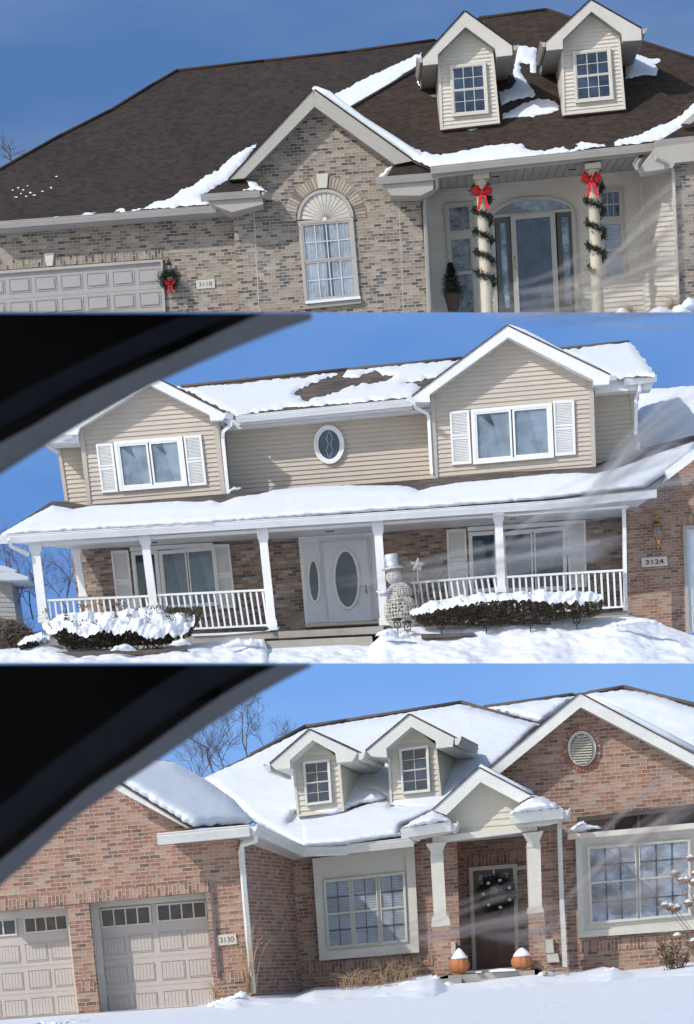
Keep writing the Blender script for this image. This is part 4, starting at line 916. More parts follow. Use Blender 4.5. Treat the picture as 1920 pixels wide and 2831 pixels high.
# shrubs
def shrub(name, label, poly, D, depth, n, mats, size, poke=0, snow=None, th=.12, cat='shrub'):
    xs = [p[0] for p in poly]; t = thing(name, label, cat, P(((min(xs)+max(xs))/2, max(p[1] for p in poly)), D)); mb = MB()
    def inside(p):
        r = False
        for k in range(len(poly)):
            A, B = poly[k], poly[(k+1)%len(poly)]
            if (A[1] > p[1]) != (B[1] > p[1]) and p[0] < (B[0]-A[0])*(p[1]-A[1])/(B[1]-A[1])+A[0]: r = not r
        return r
    ys = [p[1] for p in poly]; cnt = 0
    while cnt < n:
        p = (random.uniform(min(xs), max(xs)), random.uniform(min(ys), max(ys)))
        if not inside(p): continue
        if noise.noise(Vector((p[0]*.05, p[1]*.05, 4))) < -.32: 
            if random.random() < .7: continue
        q = P(p, D+random.uniform(-depth, depth)*(.5+.5*random.random())); A = Vector((random.gauss(0,1), random.gauss(0,1), random.gauss(0,1))).normalized(); B = A.orthogonal().normalized(); s = size*random.uniform(.5,1.5)
        mb.poly([q-A*s, q+B*s*.4, q+A*s, q-B*s*.4], random.choice((0,0,1))); cnt += 1
    for _ in range(int(poke)):
        s0 = random.random(); p0 = (min(xs)+(max(xs)-min(xs))*s0, 0)
        y0 = min(ys)+(max(ys)-min(ys))*random.uniform(-.12,.45); C0 = P((p0[0], y0), D-depth*1.15-.22)
        for k in range(9):
            q = C0+Vector((random.gauss(0,.035), random.gauss(0,.04), random.gauss(0,.03))); A = Vector((random.gauss(0,1), random.gauss(0,.5), random.gauss(0,1)+.4)).normalized(); B = A.orthogonal().normalized(); s = size*random.uniform(.5,1.1)
            mb.poly([q-A*s, q+B*s*.4, q+A*s, q-B*s*.4], random.choice((0,0,1)))
    mb.build('foliage', mats, t)
    mb = MB()
    for k in range(26):
        s0 = random.random(); p0 = (min(xs)+(max(xs)-min(xs))*(.25+.5*s0), max(ys)-2); p1 = (min(xs)+(max(xs)-min(xs))*random.random(), min(ys)+(max(ys)-min(ys))*random.uniform(0,.4))
        mb.tube([P(p0, D), P(lerp(p0, p1, .5), D+random.uniform(-depth,depth)*.5), P(p1, D+random.uniform(-depth,depth))], [.02,.012,.005], 4)
    mb.build('stem', M['bark'], t)
    return t
def capsnow(label, top, bot, D, depth, lump=.10, seed=0):
    """snow lying over a shrub: a lumpy blanket that bulges toward the front and drops behind"""
    mb = MB(); nu, nv = 200, 16; vs = []
    def samp(pl, s):
        n = len(pl)-1; k = min(n-1, int(s*n)); return lerp(pl[k], pl[k+1], s*n-k)
    for q in range(nv+1):
        v = q/nv
        for k in range(nu+1):
            s = k/nu; A, B = samp(top, s), samp(bot, s); an = v*math.pi*.9
            front = (1-math.cos(an))/2; p = lerp(A, B, front**1.3)
            Dq = D+depth*(.15-1.35*front**.45)*(math.sin(math.pi*max(.02,min(.98,s)))**.4)
            w = noise.noise(Vector((p[0]*.035, p[1]*.05+seed, seed)))*1.2+.6*noise.noise(Vector((p[0]*.09, p[1]*.11, seed+5)))+.2*noise.noise(Vector((p[0]*.3, p[1]*.3, seed+6)))
            rag = (noise.noise(Vector((p[0]*.07, 0, seed+8)))*14+noise.noise(Vector((p[0]*.22, 0, seed+2)))*8)*max(0, front-.8)/.2
            vs.append(P((p[0], p[1]-w*6*(1-.6*front)+rag), Dq-w*lump*1.6))
    fs = [[q*(nu+1)+k, q*(nu+1)+k+1, (q+1)*(nu+1)+k+1, (q+1)*(nu+1)+k] for q in range(nv) for k in range(nu)]
    mb.mesh(vs, fs, 0, True); return tag(mb.build('snow_cap', M['snow']), label, 'snow', kind='stuff')
shrub('evergreen_shrub', 'large spreading dark evergreen shrub under heavy snow left of the porch railing', L(d, 205,612, 260,590, 420,585, 640,570, 740,565, 760,522, 850,525, 905,520, 912,570, 880,620, 860,655, 760,690, 560,700, 330,715, 265,690, 230,640), 78.6, .55, 9000, [M['leaf'], M['leafb']], .04, 38)
capsnow('snow blanket heaped on the big evergreen shrub left of the steps', L(d, 190,605, 260,560, 340,545, 430,548, 520,545, 620,530, 700,526, 760,545, 830,552, 885,560), L(d, 200,632, 240,655, 290,625, 350,650, 400,662, 470,628, 520,655, 590,628, 640,660, 700,672, 760,650, 820,668, 885,600), 78.35, .55, .07, 3)
shrub('clipped_hedge', 'long clipped brown-green hedge with a snow top in front of the right railing', L(f, 295,552, 420,515, 700,478, 1000,478, 1140,475, 1165,495, 1162,545, 1120,568, 900,585, 700,600, 500,605, 350,608, 300,580), 78.7, .5, 11000, [M['leafb'], M['leaf']], .033, 14)
capsnow('snow blanket along the top of the long clipped hedge', L(f, 284,545, 330,515, 400,490, 520,470, 640,458, 760,455, 860,448, 1000,448, 1110,448, 1162,470), L(f, 290,560, 350,553, 420,535, 540,515, 640,498, 760,490, 860,498, 960,505, 1060,505, 1160,495), 78.35, .5, .05, 11)
t = shrub('bare_shrub', 'brown leafless shrub at the left edge in front of the neighbouring house', L(d, -20,570, 60,580, 120,610, 170,650, 160,710, 60,745, -20,740), 79.2, .4, 2600, [M['leafb'], M['bark']], .035)
mb = MB(); twigs(mb, P(d(40,735), 79.2), 120, 1.1, .35, .008); tag(mb.build('twiggy_bush', M['bark']), 'tangle of bare brown twigs at the far left edge of the middle yard', 'shrub')
shrub('small_juniper', 'small dark juniper with a snow tip between the left shrub and the porch corner post', L(d, 85,690, 130,660, 175,650, 178,700, 130,725, 95,720), 78.7, .25, 900, [M['leaf'], M['leaf']], .03)
capsnow('little snow heap on the small juniper by the porch corner', L(d, 78,690, 120,655, 180,638, 240,660), L(d, 90,698, 130,685, 190,670, 238,672), 78.5, .3, .06, 21)
# edging
for (q, lab) in ((L(d, 245,726, 560,722, 845,710, 845,722, 560,748, 245,752), 'low dark block edging under the snowy shrub left of the steps'), (L(f, 338,645, 580,638, 580,652, 400,664, 338,662), 'short reddish brick edging in snow below the hedge')):
    mb = MB(); EB = wb(q[0], 77.8, 2, 0); mb.prism(q, 77.9, .25, 0, EB); tag(mb.build('garden_edging', M['block']), lab, 'garden edging')
# path lights
def pathlight(p):
    t = thing('path_light', '', 'garden light', p, 'solar path lights in the snow below the hedge'); mb = MB(); mb.lathe(p+Vector((0,0,.22)), [(.02,.06), (.10,.035), (.12,.0), (.06,-.01)], 12); mb.build('cap', M['black'], t)
    mb = MB()
    for k in range(6): an = k*math.pi/3; mb.tube([p+Vector((.06*math.cos(an), .06*math.sin(an), .21)), p+Vector((.085*math.cos(an+.5), .085*math.sin(an+.5), .13)), p+Vector((.06*math.cos(an+1), .06*math.sin(an+1), .05))], .009, 4)
    mb.lathe(p, [(.055,.05), (.06,.06)], 10); mb.build('cage', M['black'], t); mb = MB(); mb.tube([p-Vector((0,0,.07)), p+Vector((0,0,.06))], .014, 6); mb.build('stake', M['black'], t); return t
spots = ((232,648,77.6,'path light closest to the snowman, at the edge of the steps'), (278,660,77.4,'tallest path light with its stake showing, right of the one by the steps'), (430,652,77.6,'path light standing against the short reddish brick edging'), (635,650,77.6,'path light half sunk in snow under the middle of the hedge'), (835,640,77.7,'path light leaning in snow below the porch post and hedge'), (1045,620,77.9,'path light farthest right, buried to its cap near the hedge end'))
pl0 = pathlight(P(f(spots[0][0], spots[0][1]), spots[0][2])); pl0['label'] = spots[0][3]
for (x, y, D, lab) in spots[1:]: copy_tree(pl0, P(f(x,y+(8 if x == 1045 else 0)), D), lab)
# neighbour + trees at far left
N2 = thing('neighbouring_house', 'grey-sided neighbouring house with snowy eaves cut off by the left edge', 'house', P(d(0,600), 84.2))
mb = MB(); npts = [P(p, 84.2) for p in L(d, -60,396, 50,398, 78,600, -60,600)]; mb.siding(npts, wb(d(0,500), 84.2, -2, 3), .11, .02); mb.ext([p+Vector((0,.02,0)) for p in npts], Vector((0,2,0))); mb.build('siding_wall', M['greysiding'], N2)
mb = MB(); mb.prism(L(d, -60,330, 20,335, 75,355, 75,362, -60,362), 84.0, 2); mb.prism(L(d, -60,366, 60,362, 128,385, 130,398, 40,400, -60,394), 83.6, 2.5); mb.build('eave', M['eavesnow'], N2)
for (x, y, s, r, lab) in ((60,560,.95,.05,'bare tree between the neighbouring house and the porch corner post'), (300,560,.85,.045,'bare bushy tree seen under the porch roof left of the brick wall'), (150,580,.6,.04,'small bare tree just left of the porch corner')):
    mb = MB(); baretree(mb, P(d(x,y), 85.5), Vector((random.uniform(-.2,.2),0,1)), s, r*.55, 4, 0, .5); baretree(mb, P(d(x+20,y), 85.3), Vector((random.uniform(-.4,.4),0,1)), s*.8, r*.4, 4, 0, .5)
    tag(mb.build('bare_tree', M['bark']), lab, 'tree')
# =================================================================== BOTTOM HOUSE
D3, DGa = 66.0, 62.8
H3 = thing('red_brick_house', 'red brick house with snow-covered roof, two small dormers and a brown front door', 'house', P((950, 2740), 65))
GI = lambda *xy: L(i_, *xy)
B3g = wb(i_(700,300), DGa, 5.0, 4.0); B3 = wb(j(400,300), D3, 4.2, 1.6); B3r = wb(h(1200,500), 65.3, 4.6, 1.0)
mb = MB()
mb.prism(L(g, -40,860, 512,588, 870,774, 1082,812) + GI(1092,250, 1140,760, 978,760, 935,278, 402,322, 457,856, 362,864, 305,345, -40,370), DGa, .62, 0, B3g)
mb.build('garage_brick_wall', M['brick3'], H3)
sA, sB, sC, sD = P(i_(1085,30), DGa+.02), P(i_(1330,118), D3+.05), P(i_(1378,760), D3+.05), P(i_(1140,770), DGa+.02)
mb = MB(); mb.ext([sA, sB, sC, sD], Vector((-.1,.0,0)), 0, Bas(sD, sC-sD, sA-sD)); mb.build('side_brick_wall', M['brick3'], H3)
mb = MB(); mb.prism(L(j, -250,100, 500,10, 500,60, 520,760, -205,760), D3, 1.35, 0, B3); mb.prism(L(j, 440,-30, 870,-60, 890,700, 460,720), 67.3, .2, 0, wb(j(500,300), 67.3, 4, 1.5))
#A1, A2, A3, A4 = P(j(492,20), D3), P(j(500,30), 67.3), P(j(520,700), 67.3), P(j(512,700), D3); mb.ext([A1,A2,A3,A4], Vector((-.05,0,0)), 0, Bas(A4, A3-A4, A1-A4))
mb.build('brick_wall', M['brick3'], H3)
mb = MB(); mb.prism(L(h, 690,525, 1062,215, 1640,505) + L(j, 1640,720, 905,720, 872,-10) + L(h, 855,740), 65.3, .3, 0, B3r); mb.build('gable_brick_wall', M['brick3'], H3)
# soldier courses
for q, D, sl in ((GI(-30,312, 945,222, 952,272, -30,362), DGa-.02, 5), (GI(995,640, 1105,630, 1112,680, 1000,690), DGa-.02, 4), (GI(355,680, 425,675, 430,722, 360,728), DGa-.02, 4), (GI(1150,630, 1372,630, 1376,665, 1155,660), None, 0),
                (L(j, -205,600, 390,560, 392,605, -203,645), D3-.02, 4), (L(j, 545,105, 770,85, 772,140, 548,160), 67.28, 4), (L(j, 1045,500, 1640,455, 1640,505, 1048,550), 65.28, 4)):
    if D is None: continue
    SB = wb(q[0], D, sl, 2); SB.U, SB.V = SB.V, SB.U; mb = MB(); mb.prism(q, D, .04, 0, SB); mb.build('soldier_course', M['brick3'], H3)
# rake + garage roof
mb = MB(); mb.prism(L(g, 545,566, 878,764, 850,772, 518,592), DGa-.5, .06); mb.build('rake_board', M['gut3'], H3)
p3g = Plane(P(g(545,560), 62.3), P(g(878,764), 62.3), P(g(925,545), 64.3))
B3s = Bas(P(g(878,764), 62.3), P(g(878,764), 62.3)-P(g(545,560), 62.3), Vector((0,1,.4)))
roofface(H3, [p3g.at(p) for p in L(g, 480,520, 640,455, 700,458, 790,470, 925,545, 1060,640, 1150,740, 1130,755, 870,768, 545,566)], B3s, M['shing2'], 'garage_roof')
mb = MB(); mb.prism(L(g, 545,566, 878,764, 872,776, 535,576), DGa-.44, 3.0); mb.build('soffit', M['gut3'], H3)
mb = MB(); mb.prism(L(g, 740,800, 1125,770, 1140,800, 1075,815, 780,842), DGa-.55, .6)
q = [P(g(1130,770), 62.25), P(g(1080,822), 62.8), P(i_(1330,128), 66.0), P(g(1355,885), 65.35)]; mb.ext(q, Vector((0,0,.05)))
mb.build('eave_box', M['gut3'], H3)
mb = MB(); q = [P(g(1355,880), 65.35), P(h(330,830), 65.35), P(j(300,60), D3), P(i_(1330,128), D3)]; mb.ext(q, Vector((0,0,.05))); mb.build('soffit', M['gut3'], H3)
mb = MB(); mb.gutter(P(g(714,796), 62.2), P(g(1132,756), 62.2), .20, .14); mb.gutter(P(g(1132,756), 62.2), P(g(1357,860), 65.3), .17, .14, side=Vector((1,-.3,0))); mb.gutter(P(g(1357,860), 65.3), P(h(0,852), 65.3), .17); mb.gutter(P(h(0,846), 65.3), P(h(300,812), 65.3), .17)
mb.build('gutter', M['gut3'], H3)
downspout(H3, GI(1165,8, 1162,38, 1100,58, 1096,90, 1112,300, 1150,735), [62.4,62.5,62.65,62.7,62.7,62.7], M['gut3'], .055)
downspout(H3, GI(956,225, 992,660), DGa-.06, M['pipe'], .028)
# garage doors
mb = MB(); mb.prism(GI(402,322, 415,335, 468,850, 456,856), DGa+.3, .3); mb.prism(GI(415,335, 448,342, 492,838, 468,850), DGa+.5, .1)
mb.prism(GI(402,318, 935,276, 936,304, 445,345, 405,336), DGa+.45, .12); mb.prism(GI(-40,370, 303,343, 306,374, -40,402), DGa+.45, .12)
mb.prism(GI(300,345, 306,345, 362,860, 356,860), DGa+.3, .3)
mb.build('garage_trim', M['trim3'], H3)
def gdoor3(quad, wins, cols, rows, label):
    mb = MB(); mb.prism(quad, DGa+.60, .04); gdr = mb.build('garage_door', M['garage3'], H3); gdr['label'] = label
    for w in wins:
        mb = MB(); mb.ring(w, 4.5, DGa+.56, .04); q = inset(w, 4.5)
        for k in range(1, 4): mb.prism([Q(q, k/4-.015, 0), Q(q, k/4+.015, 0), Q(q, k/4+.015, 1), Q(q, k/4-.015, 1)], DGa+.57, .03)
        wn = mb.build('window', M['trim3'], gdr); wn['label'] = 'four-light garage door window'
        mb = MB(); mb.prism(q, DGa+.593, .006); o = mb.build('pane', M['pane'], gdr)
    mb = MB()
    for r, (dx, dy) in enumerate(rows):
        for cq in cols:
            q = [(x+dx/K, y+dy/K) for x, y in cq]
            mb.piece(); mb.ring(q, 1.6, DGa+.585, .02); q2 = inset(q, 3)
            for k in range(6): mb.prism(sub(q2, k/6+.007, .02, (k+1)/6-.007, .98), DGa+.588, .02)
        A = (cols[0][3][0]+dx/K-12, cols[0][3][1]+(dy+22)/K); B = (cols[-1][2][0]+dx/K+12, cols[-1][2][1]+(dy+20)/K)
        mb.piece(); mb.prism([A, B, (B[0],B[1]+1.6), (A[0],A[1]+1.6)], DGa+.596, .01, 1)
    mb.build('grooved_panel', [M['garage3'], M['greige']], gdr)
gdoor3(GI(440,345, 956,302, 998,815, 480,838), [GI(452,352, 682,334, 688,420, 460,438), GI(708,330, 936,312, 942,392, 714,412)],
       [GI(465,485, 565,477, 575,557, 474,565), GI(585,470, 690,461, 696,543, 592,551), GI(719,457, 826,449, 833,535, 726,544), GI(843,449, 948,441, 955,523, 850,532)], ((0,0), (11,131), (22,265)), 'right garage door')
gdoor3(GI(-40,402, 320,374, 372,855, -40,880), [GI(-160,412, 72,394, 78,470, -150,488), GI(104,390, 304,374, 312,446, 112,464)],
       [GI(-130,528, -30,520, -20,600, -120,608), GI(-12,520, 86,514, 93,594, -5,600), GI(110,508, 210,500, 218,584, 118,592), GI(228,500, 326,492, 336,574, 236,582)], ((0,0), (15,122), (30,246)), 'left garage door, cut by the photo edge')
plaque('white stone plaque reading 3130 on brick right of the bottom garage door', GI(985,470, 1071,462, 1076,510, 989,518), DGa, '3130', plain('black_number', (.05,.05,.05), .6), .0)
# main roof (behind dormers)
p3m = Plane(P(g(1357,860), 65.3), P(h(300,812), 65.3), P(h(0,280), 70.8))
B3m = Bas(P(g(1357,860), 65.3), P(h(300,812), 65.3)-P(g(1357,860), 65.3), p3m.at(h(0,280))-p3m.at(h(30,820)))
roofface(H3, [p3m.at(p) for p in L(g, 1357,865, 1150,740, 1040,640, 925,545, 1140,435, 1385,308, 1576,280, 1900,225, 2096,198, 2456,302, 2300,560, 2100,700, 1876,815)], B3m, M['shing2'])
p3b = Plane(P(h(620,222), 72.0), P(h(1258,128), 72.0), P(h(900,420), 69.5)); B3b = Bas(p3b.at(h(620,222)), p3b.at(h(1258,128))-p3b.at(h(620,222)), Vector((0,.7,.6)))
roofface(H3, [p3b.at(p) for p in L(h, 610,222, 1030,162, 1258,128, 1400,165, 1640,222, 1640,560, 1400,560, 900,400, 820,290)], B3b, M['shing2'], 'rear_roof')
mb = MB()
for A, B, pl in ((g(1140,438), g(1385,310), p3m), (g(1385,310), h(0,282), p3m), (h(0,282), h(520,200), p3m), (h(520,200), h(760,270), p3m), (h(620,222), h(1030,164), p3b), (h(1095,156), h(1258,130), p3b), (h(1258,130), h(1640,225), p3b)): mb.tube([pl.at(A,.03), pl.at(B,.03)], .045, 5)
mb.build('ridge_cap', M['shing2'], H3)
mats3 = (M['vinyl3'], M['vinyl3'], M['gut3'], M['shing2'], M['gut3'], M['gut3'], M['gut3'])
for (wall, lf, rt, win, gt) in (
    (L(g, 1350,720, 1563,695, 1543,460, 1419,358, 1324,455), L(g, 1226,480, 1405,325, 1420,372, 1316,462, 1318,500, 1250,505), L(g, 1625,428, 1405,325, 1420,372, 1522,430, 1530,475, 1600,468),
     L(g, 1374,470, 1496,458, 1508,655, 1388,670), ((g(1226,478), -1), (g(1627,424), 1))),
    (L(h, 195,668, 432,638, 406,396, 291,300, 184,416), L(h, 85,422, 283,256, 292,312, 178,410, 182,450, 110,446), L(h, 486,360, 283,256, 292,312, 402,376, 406,410, 480,402),
     L(h, 236,412, 368,394, 378,605, 250,618), ((h(84,420), -1), (h(488,356), 1)))):
    D = dD(p3m, wall[0])-.2
    dormer(H3, wall, lf, rt, win, D, Vector((.50,1.9,-.18)), mats3, wb(wall[0], D, 4.5, 2.0), course=.1, mun=(2,2), fw=5, gut=gt)
# big brick gable
gableroof(H3, L(h, 650,500, 1058,160, 1062,222, 694,524), L(h, 1660,482, 1058,160, 1062,222, 1660,535), 64.8, 5.0, M['gut3'], M['shing2'], M['gut3'])
ovc = h(1067,410); w, _ = oval(H3, ovc, 64/K, 80/K, 65.3, 9, M['trim3'], M['dark'], 'gable_vent', 4)
mb = MB()
for k in range(11):
    y = ovc[1]-36+k*7.2; hw = 29*math.sqrt(max(0, 1-((y-ovc[1])/42)**2)); mb.ext([P((ovc[0]-hw,y+1), 65.22), P((ovc[0]+hw,y-2), 65.22), P((ovc[0]+hw,y+3), 65.16), P((ovc[0]-hw,y+6), 65.16)], Vector((0,.02,-.01)))
mb.build('louvre', M['trim3'], w)
ba = MB()
for k in range(34):
    an0 = 360*k/34+.9; an1 = 360*(k+1)/34-.9; o0, o1 = arcpts(ovc[0], ovc[1], 52, 63, an0, an1, 1, 4); q0, q1 = arcpts(ovc[0], ovc[1], 40.5, 50, an0, an1, 1, 4)
    ba.prism([o0, o1, q1, q0], 65.27-.003*(k%3), .05, random.choice((0,1,2)))
bk3 = [plain('ring_brick_a', (.33,.15,.11), .9, .2, 8), plain('ring_brick_b', (.27,.12,.09), .9, .2, 8), plain('ring_brick_c', (.4,.25,.2), .9, .2, 8)]
ba.build('brick_ring', bk3, H3)
# porch gable
DR = 63.9
mb = MB(); q = [P(p, 64.3) for p in L(h, 440,716, 605,545, 800,650, 865,752, 862,770, 470,806)]; mb.siding(q, wb(h(470,806), 64.3, 4.5, 2), .115, .018); mb.ext([v+Vector((0,.015,0)) for v in q], Vector((0,.5,0))); mb.build('gable_siding', M['vinyl3'], H3)
gableroof(H3, L(h, 390,690, 600,498, 606,562, 452,712), L(h, 838,625, 600,498, 606,562, 782,656), DR, 2.6, M['gut3'], M['shing2'], M['gut3'])
mb = MB(); mb.prism(L(h, 388,812, 865,752, 865,782, 390,842), 64.05, .35)
mb.prism(L(h, 258,792, 470,762, 475,795, 300,828), DR-.15, .7); mb.prism(L(h, 745,730, 965,712, 960,748, 905,760, 780,770), DR-.15, .9)
mb.build('entablature', M['trim3'], H3)
mb = MB(); mb.gutter(P(h(243,775), DR-.2), P(h(470,742), DR-.2), .17); mb.gutter(P(h(470,742), DR-.2), P(h(487,765), DR+.5), .17, side=Vector((1,0,0))); mb.gutter(P(h(737,708), DR-.2), P(h(978,682), DR-.2), .18); mb.gutter(P(h(978,682), DR-.2), P(h(985,700), DR+.8), .17, side=Vector((1,0,0)))
mb.build('gutter', M['gut3'], H3)
mb = MB(); q = [P(h(388,842), 64.1), P(h(865,782), 64.1), P(j(815,20), 67.3), P(j(480,50), 67.3)]; mb.ext(q, Vector((0,0,.05))); mb.build('porch_ceiling', M['gut3'], H3)
downspout(H3, L(h, 968,712)+L(j, 964,-20, 975,320, 990,615), [64.2,65.1,65.15,65.15], M['gut3'], .058)
for (cap, sh, base, pier) in ((L(j, 360,55, 452,45, 438,95, 378,100), L(j, 380,100, 436,95, 452,385, 396,388), L(j, 388,386, 462,382, 470,425, 384,432), L(j, 388,432, 466,425, 482,668, 404,672)),
                              (L(j, 800,8, 892,-4, 880,48, 816,52), L(j, 818,52, 878,48, 886,345, 828,350), L(j, 824,348, 890,344, 894,368, 822,374), L(j, 826,372, 896,366, 908,645, 836,650))):
    mb = MB(); mb.prism(pier, 64.0, .42, 0, wb(pier[0], 64.0, 4, 1.5)); mb.build('brick_pier', M['brick3'], H3)
    mb = MB(); mb.prism(sh, 64.05, .36); mb.prism(base, 64.0, .44)
    for k in range(4): mb.prism([Q(cap, 0+.03*k, k/4), Q(cap, 1-.03*k, k/4), Q(cap, 1-.03*k, (k+1)/4), Q(cap, .03*k, (k+1)/4)], 63.98+.02*k, .46-.04*k)
    mb.prism(sub(sh, -.05,.05,1.05,.065), 64.03, .4); mb.build('porch_column', M['trim3'], H3)
# front door
mb = MB(); mb.ring(L(j, 553,162, 772,145, 784,660, 572,668), 11, 67.22, .08); mb.prism(L(j, 758,160, 822,150, 824,170, 760,176), 67.24, .05); mb.build('door_surround', M['trim3'], H3)
dq = L(j, 570,180, 757,162, 768,640, 585,648); mb = MB(); mb.prism(dq, 67.26, .05)
for s0, s1 in ((.12,.44), (.56,.88)): mb.ring(sub(dq, s0, .36, s1, .92), 3, 67.24, .03)
fd = mb.build('front_door', M['doorbrown'], H3)
for s0, s1 in ((.14,.34), (.40,.62), (.66,.87)):
    mb = MB(); mb.prism(sub(dq, s0, .045, s1, .235), 67.245, .01); mb.build('pane', M['skypaint'], fd)
mb = MB(); mb.tube([P(j(588,420), 67.15), P(j(590,445), 67.15)], .018, 6); mb.build('handle', M['gold'], fd)
wr = wreath('evergreen wreath with white ornaments hanging on the brown front door', j(680,282), 67.2, .27, .11, None, 7)
mb = MB(); mb.prism(L(j, 663,168, 669,168, 672,228, 666,228), 67.15, .01); mb.build('ribbon', M['white'], wr)
# window bays
mb = MB(); mb.prism(L(j, -158,122, 305,66, 328,548, -125,586), D3-.12, .12); mb.ring(L(j, -115,150, 262,115, 266,178, -112,215), 1.5, D3-.14, .03)
mb.ring(L(j, -158,122, 305,66, 328,548, -125,586), 25, D3-.15, .04); mb.build('window_surround', M['trim3'], H3)
window(H3, L(j, -108,222, 262,182, 276,500, -88,532), D3-.12, M['trim3'], 4, units=((0,.31),(.345,.655),(.69,1)), sash=.5, mun=((2,2),(2,2)), back='blind', gl='clear', mf=M['dark'], sw=2.6)
mb = MB(); mb.prism(L(j, 1038,22, 1640,-30, 1640,440, 1052,482), 65.18, .12); mb.ring(L(j, 1038,22, 1640,-30, 1640,440, 1052,482), 18, 65.14, .05); mb.build('window_surround', M['trim3'], H3)
window(H3, L(j, 1090,68, 1560,32, 1562,380, 1105,422), 65.18, M['trim3'], 5, units=((0,.47),(.5,1)), sash=.47, mun=((3,2),(3,2)), back='blind', gl='skypaint', mf=M['dark'], sw=2.6)
mb = MB(); mb.prism(L(h, 1003,800, 1640,742, 1640,768, 1003,825), 64.95, .35); mb.build('window_ledge', M['trim3'], H3)
mb = MB(); mb.prism(L(h, 1048,722, 1640,655, 1640,675, 1050,745), 65.0, .3); mb.prism(L(h, 1200,706, 1640,660, 1640,755, 1200,790), 65.27, .03)
for x in (1200, 1316, 1440): mb.prism(L(h, x,710, x+14,708, x+16,780, x+2,782), 65.1, .15)
mb.build('bare_canopy_frame', plain('weathered_dark_wood', (.07,.055,.05), .8, .4, 4), H3)
mb = MB(); mb.prism(L(j, 380,676, 520,664, 520,750, 380,750), 63.45, .5); mb.prism(L(j, 838,652, 925,646, 925,750, 838,750), 63.45, .5); mb.prism(L(j, 400,668, 465,648, 860,622, 905,640, 905,720, 400,720), 64.0, .3); mb.prism(L(j, 462,654, 852,628, 852,660, 462,690), 63.6, 3.7); mb.build('porch_slab', M['concrete'], H3)
mb = MB(); mb.prism(L(j, 902,490, 935,488, 940,550, 906,552), 65.2, .1); mb.prism(L(j, 908,555, 958,553, 965,592, 912,594), 65.2, .1); mb.prism(L(j, 470,500, 492,500, 494,560, 472,560), 65.9, .1); mb.build('stone_block', M['stone'], H3)
# snow on the roofs
sn = MB()
snowpatch(sn, L(g, 480,522, 640,458, 700,460, 790,470, 925,545, 1060,640, 1150,735, 1128,750, 1000,756, 878,766, 545,560), p3g, .16, step=10, edge=20, off=.02, lump=.05)
snowpatch(sn, jit=.8, lump=.07, poly=L(g, 1358,858, 1150,738, 1040,640, 925,545, 1150,440, 1388,322, 1576,292, 1900,238, 2090,208, 2200,235, 2450,300, 2330,420, 2240,500, 2160,640, 2000,705, 1960,700, 1770,672, 1760,640, 1700,610, 1560,700, 1500,715, 1355,740, 1310,745, 1340,700, 1400,712, 1576,712, 1740,760, 1876,800, 1600,842), plane=p3m, thick=.15, step=10, edge=12, off=.02)
snowpatch(sn, L(h, -230,745, -60,712, 60,672, 195,640, 200,672, 420,640, 430,690, 400,700, 250,765, 240,805, 0,846, -215,862), p3m, .16, step=9, off=.03, lump=.07, jit=.8)
snowpatch(sn, L(h, 435,640, 440,480, 530,410, 690,470, 600,510, 480,630), p3m, .16, step=9, off=.03)
snowpatch(sn, L(h, -20,600, 60,560, 160,580, 190,640, 60,665, -20,690), p3m, .14, step=9, off=.03)
snowpatch(sn, L(h, 625,226, 1030,170, 1258,142, 1340,155, 1440,180, 1540,215, 1640,245, 1640,480, 1500,420, 1100,180, 1040,170, 880,295), p3b, .14, step=11, off=.02)
for pts, D in ((L(h, 605,500, 680,545, 760,590, 840,628), DR), (L(h, 1100,178, 1250,250, 1400,330, 1640,455), 64.9)):
    for dy, dz, r in ((.15,.02,.07), (.5,.05,.08)): sn.tube([P(p, D)+Vector((0,dy,dz)) for p in pts], [r*.7,r,r*1.1,r], 8)
snowpatch(sn, L(h, 740,706, 765,680, 800,650, 840,618, 880,625, 940,655, 975,678, 900,690), Plane(P(h(738,708), DR-.25), P(h(978,682), DR-.25), P(h(850,612), DR+.6)), .16, step=6, off=.03)
snowpatch(sn, L(h, 246,770, 300,735, 390,690, 430,705, 468,738, 360,755), Plane(P(h(243,775), DR-.25), P(h(470,742), DR-.25), P(h(390,690), DR+.5)), .14, step=6, off=.03)
snowpatch(sn, L(h, 1003,782, 1050,745, 1075,738, 1090,755, 1160,768, 1150,775, 1060,783), flat(65.0), .2, step=5)
sn.prism(L(j, 645,630, 700,622, 765,624, 765,632, 650,638), 63.5, .4); sn.prism(L(j, 582,638, 610,634, 612,640, 585,642), 63.5, .3)
tag(sn.build('roof_snow', M['snowroof']), 'deep white snow covering the roofs and eaves of the bottom red brick house', 'snow', kind='stuff')
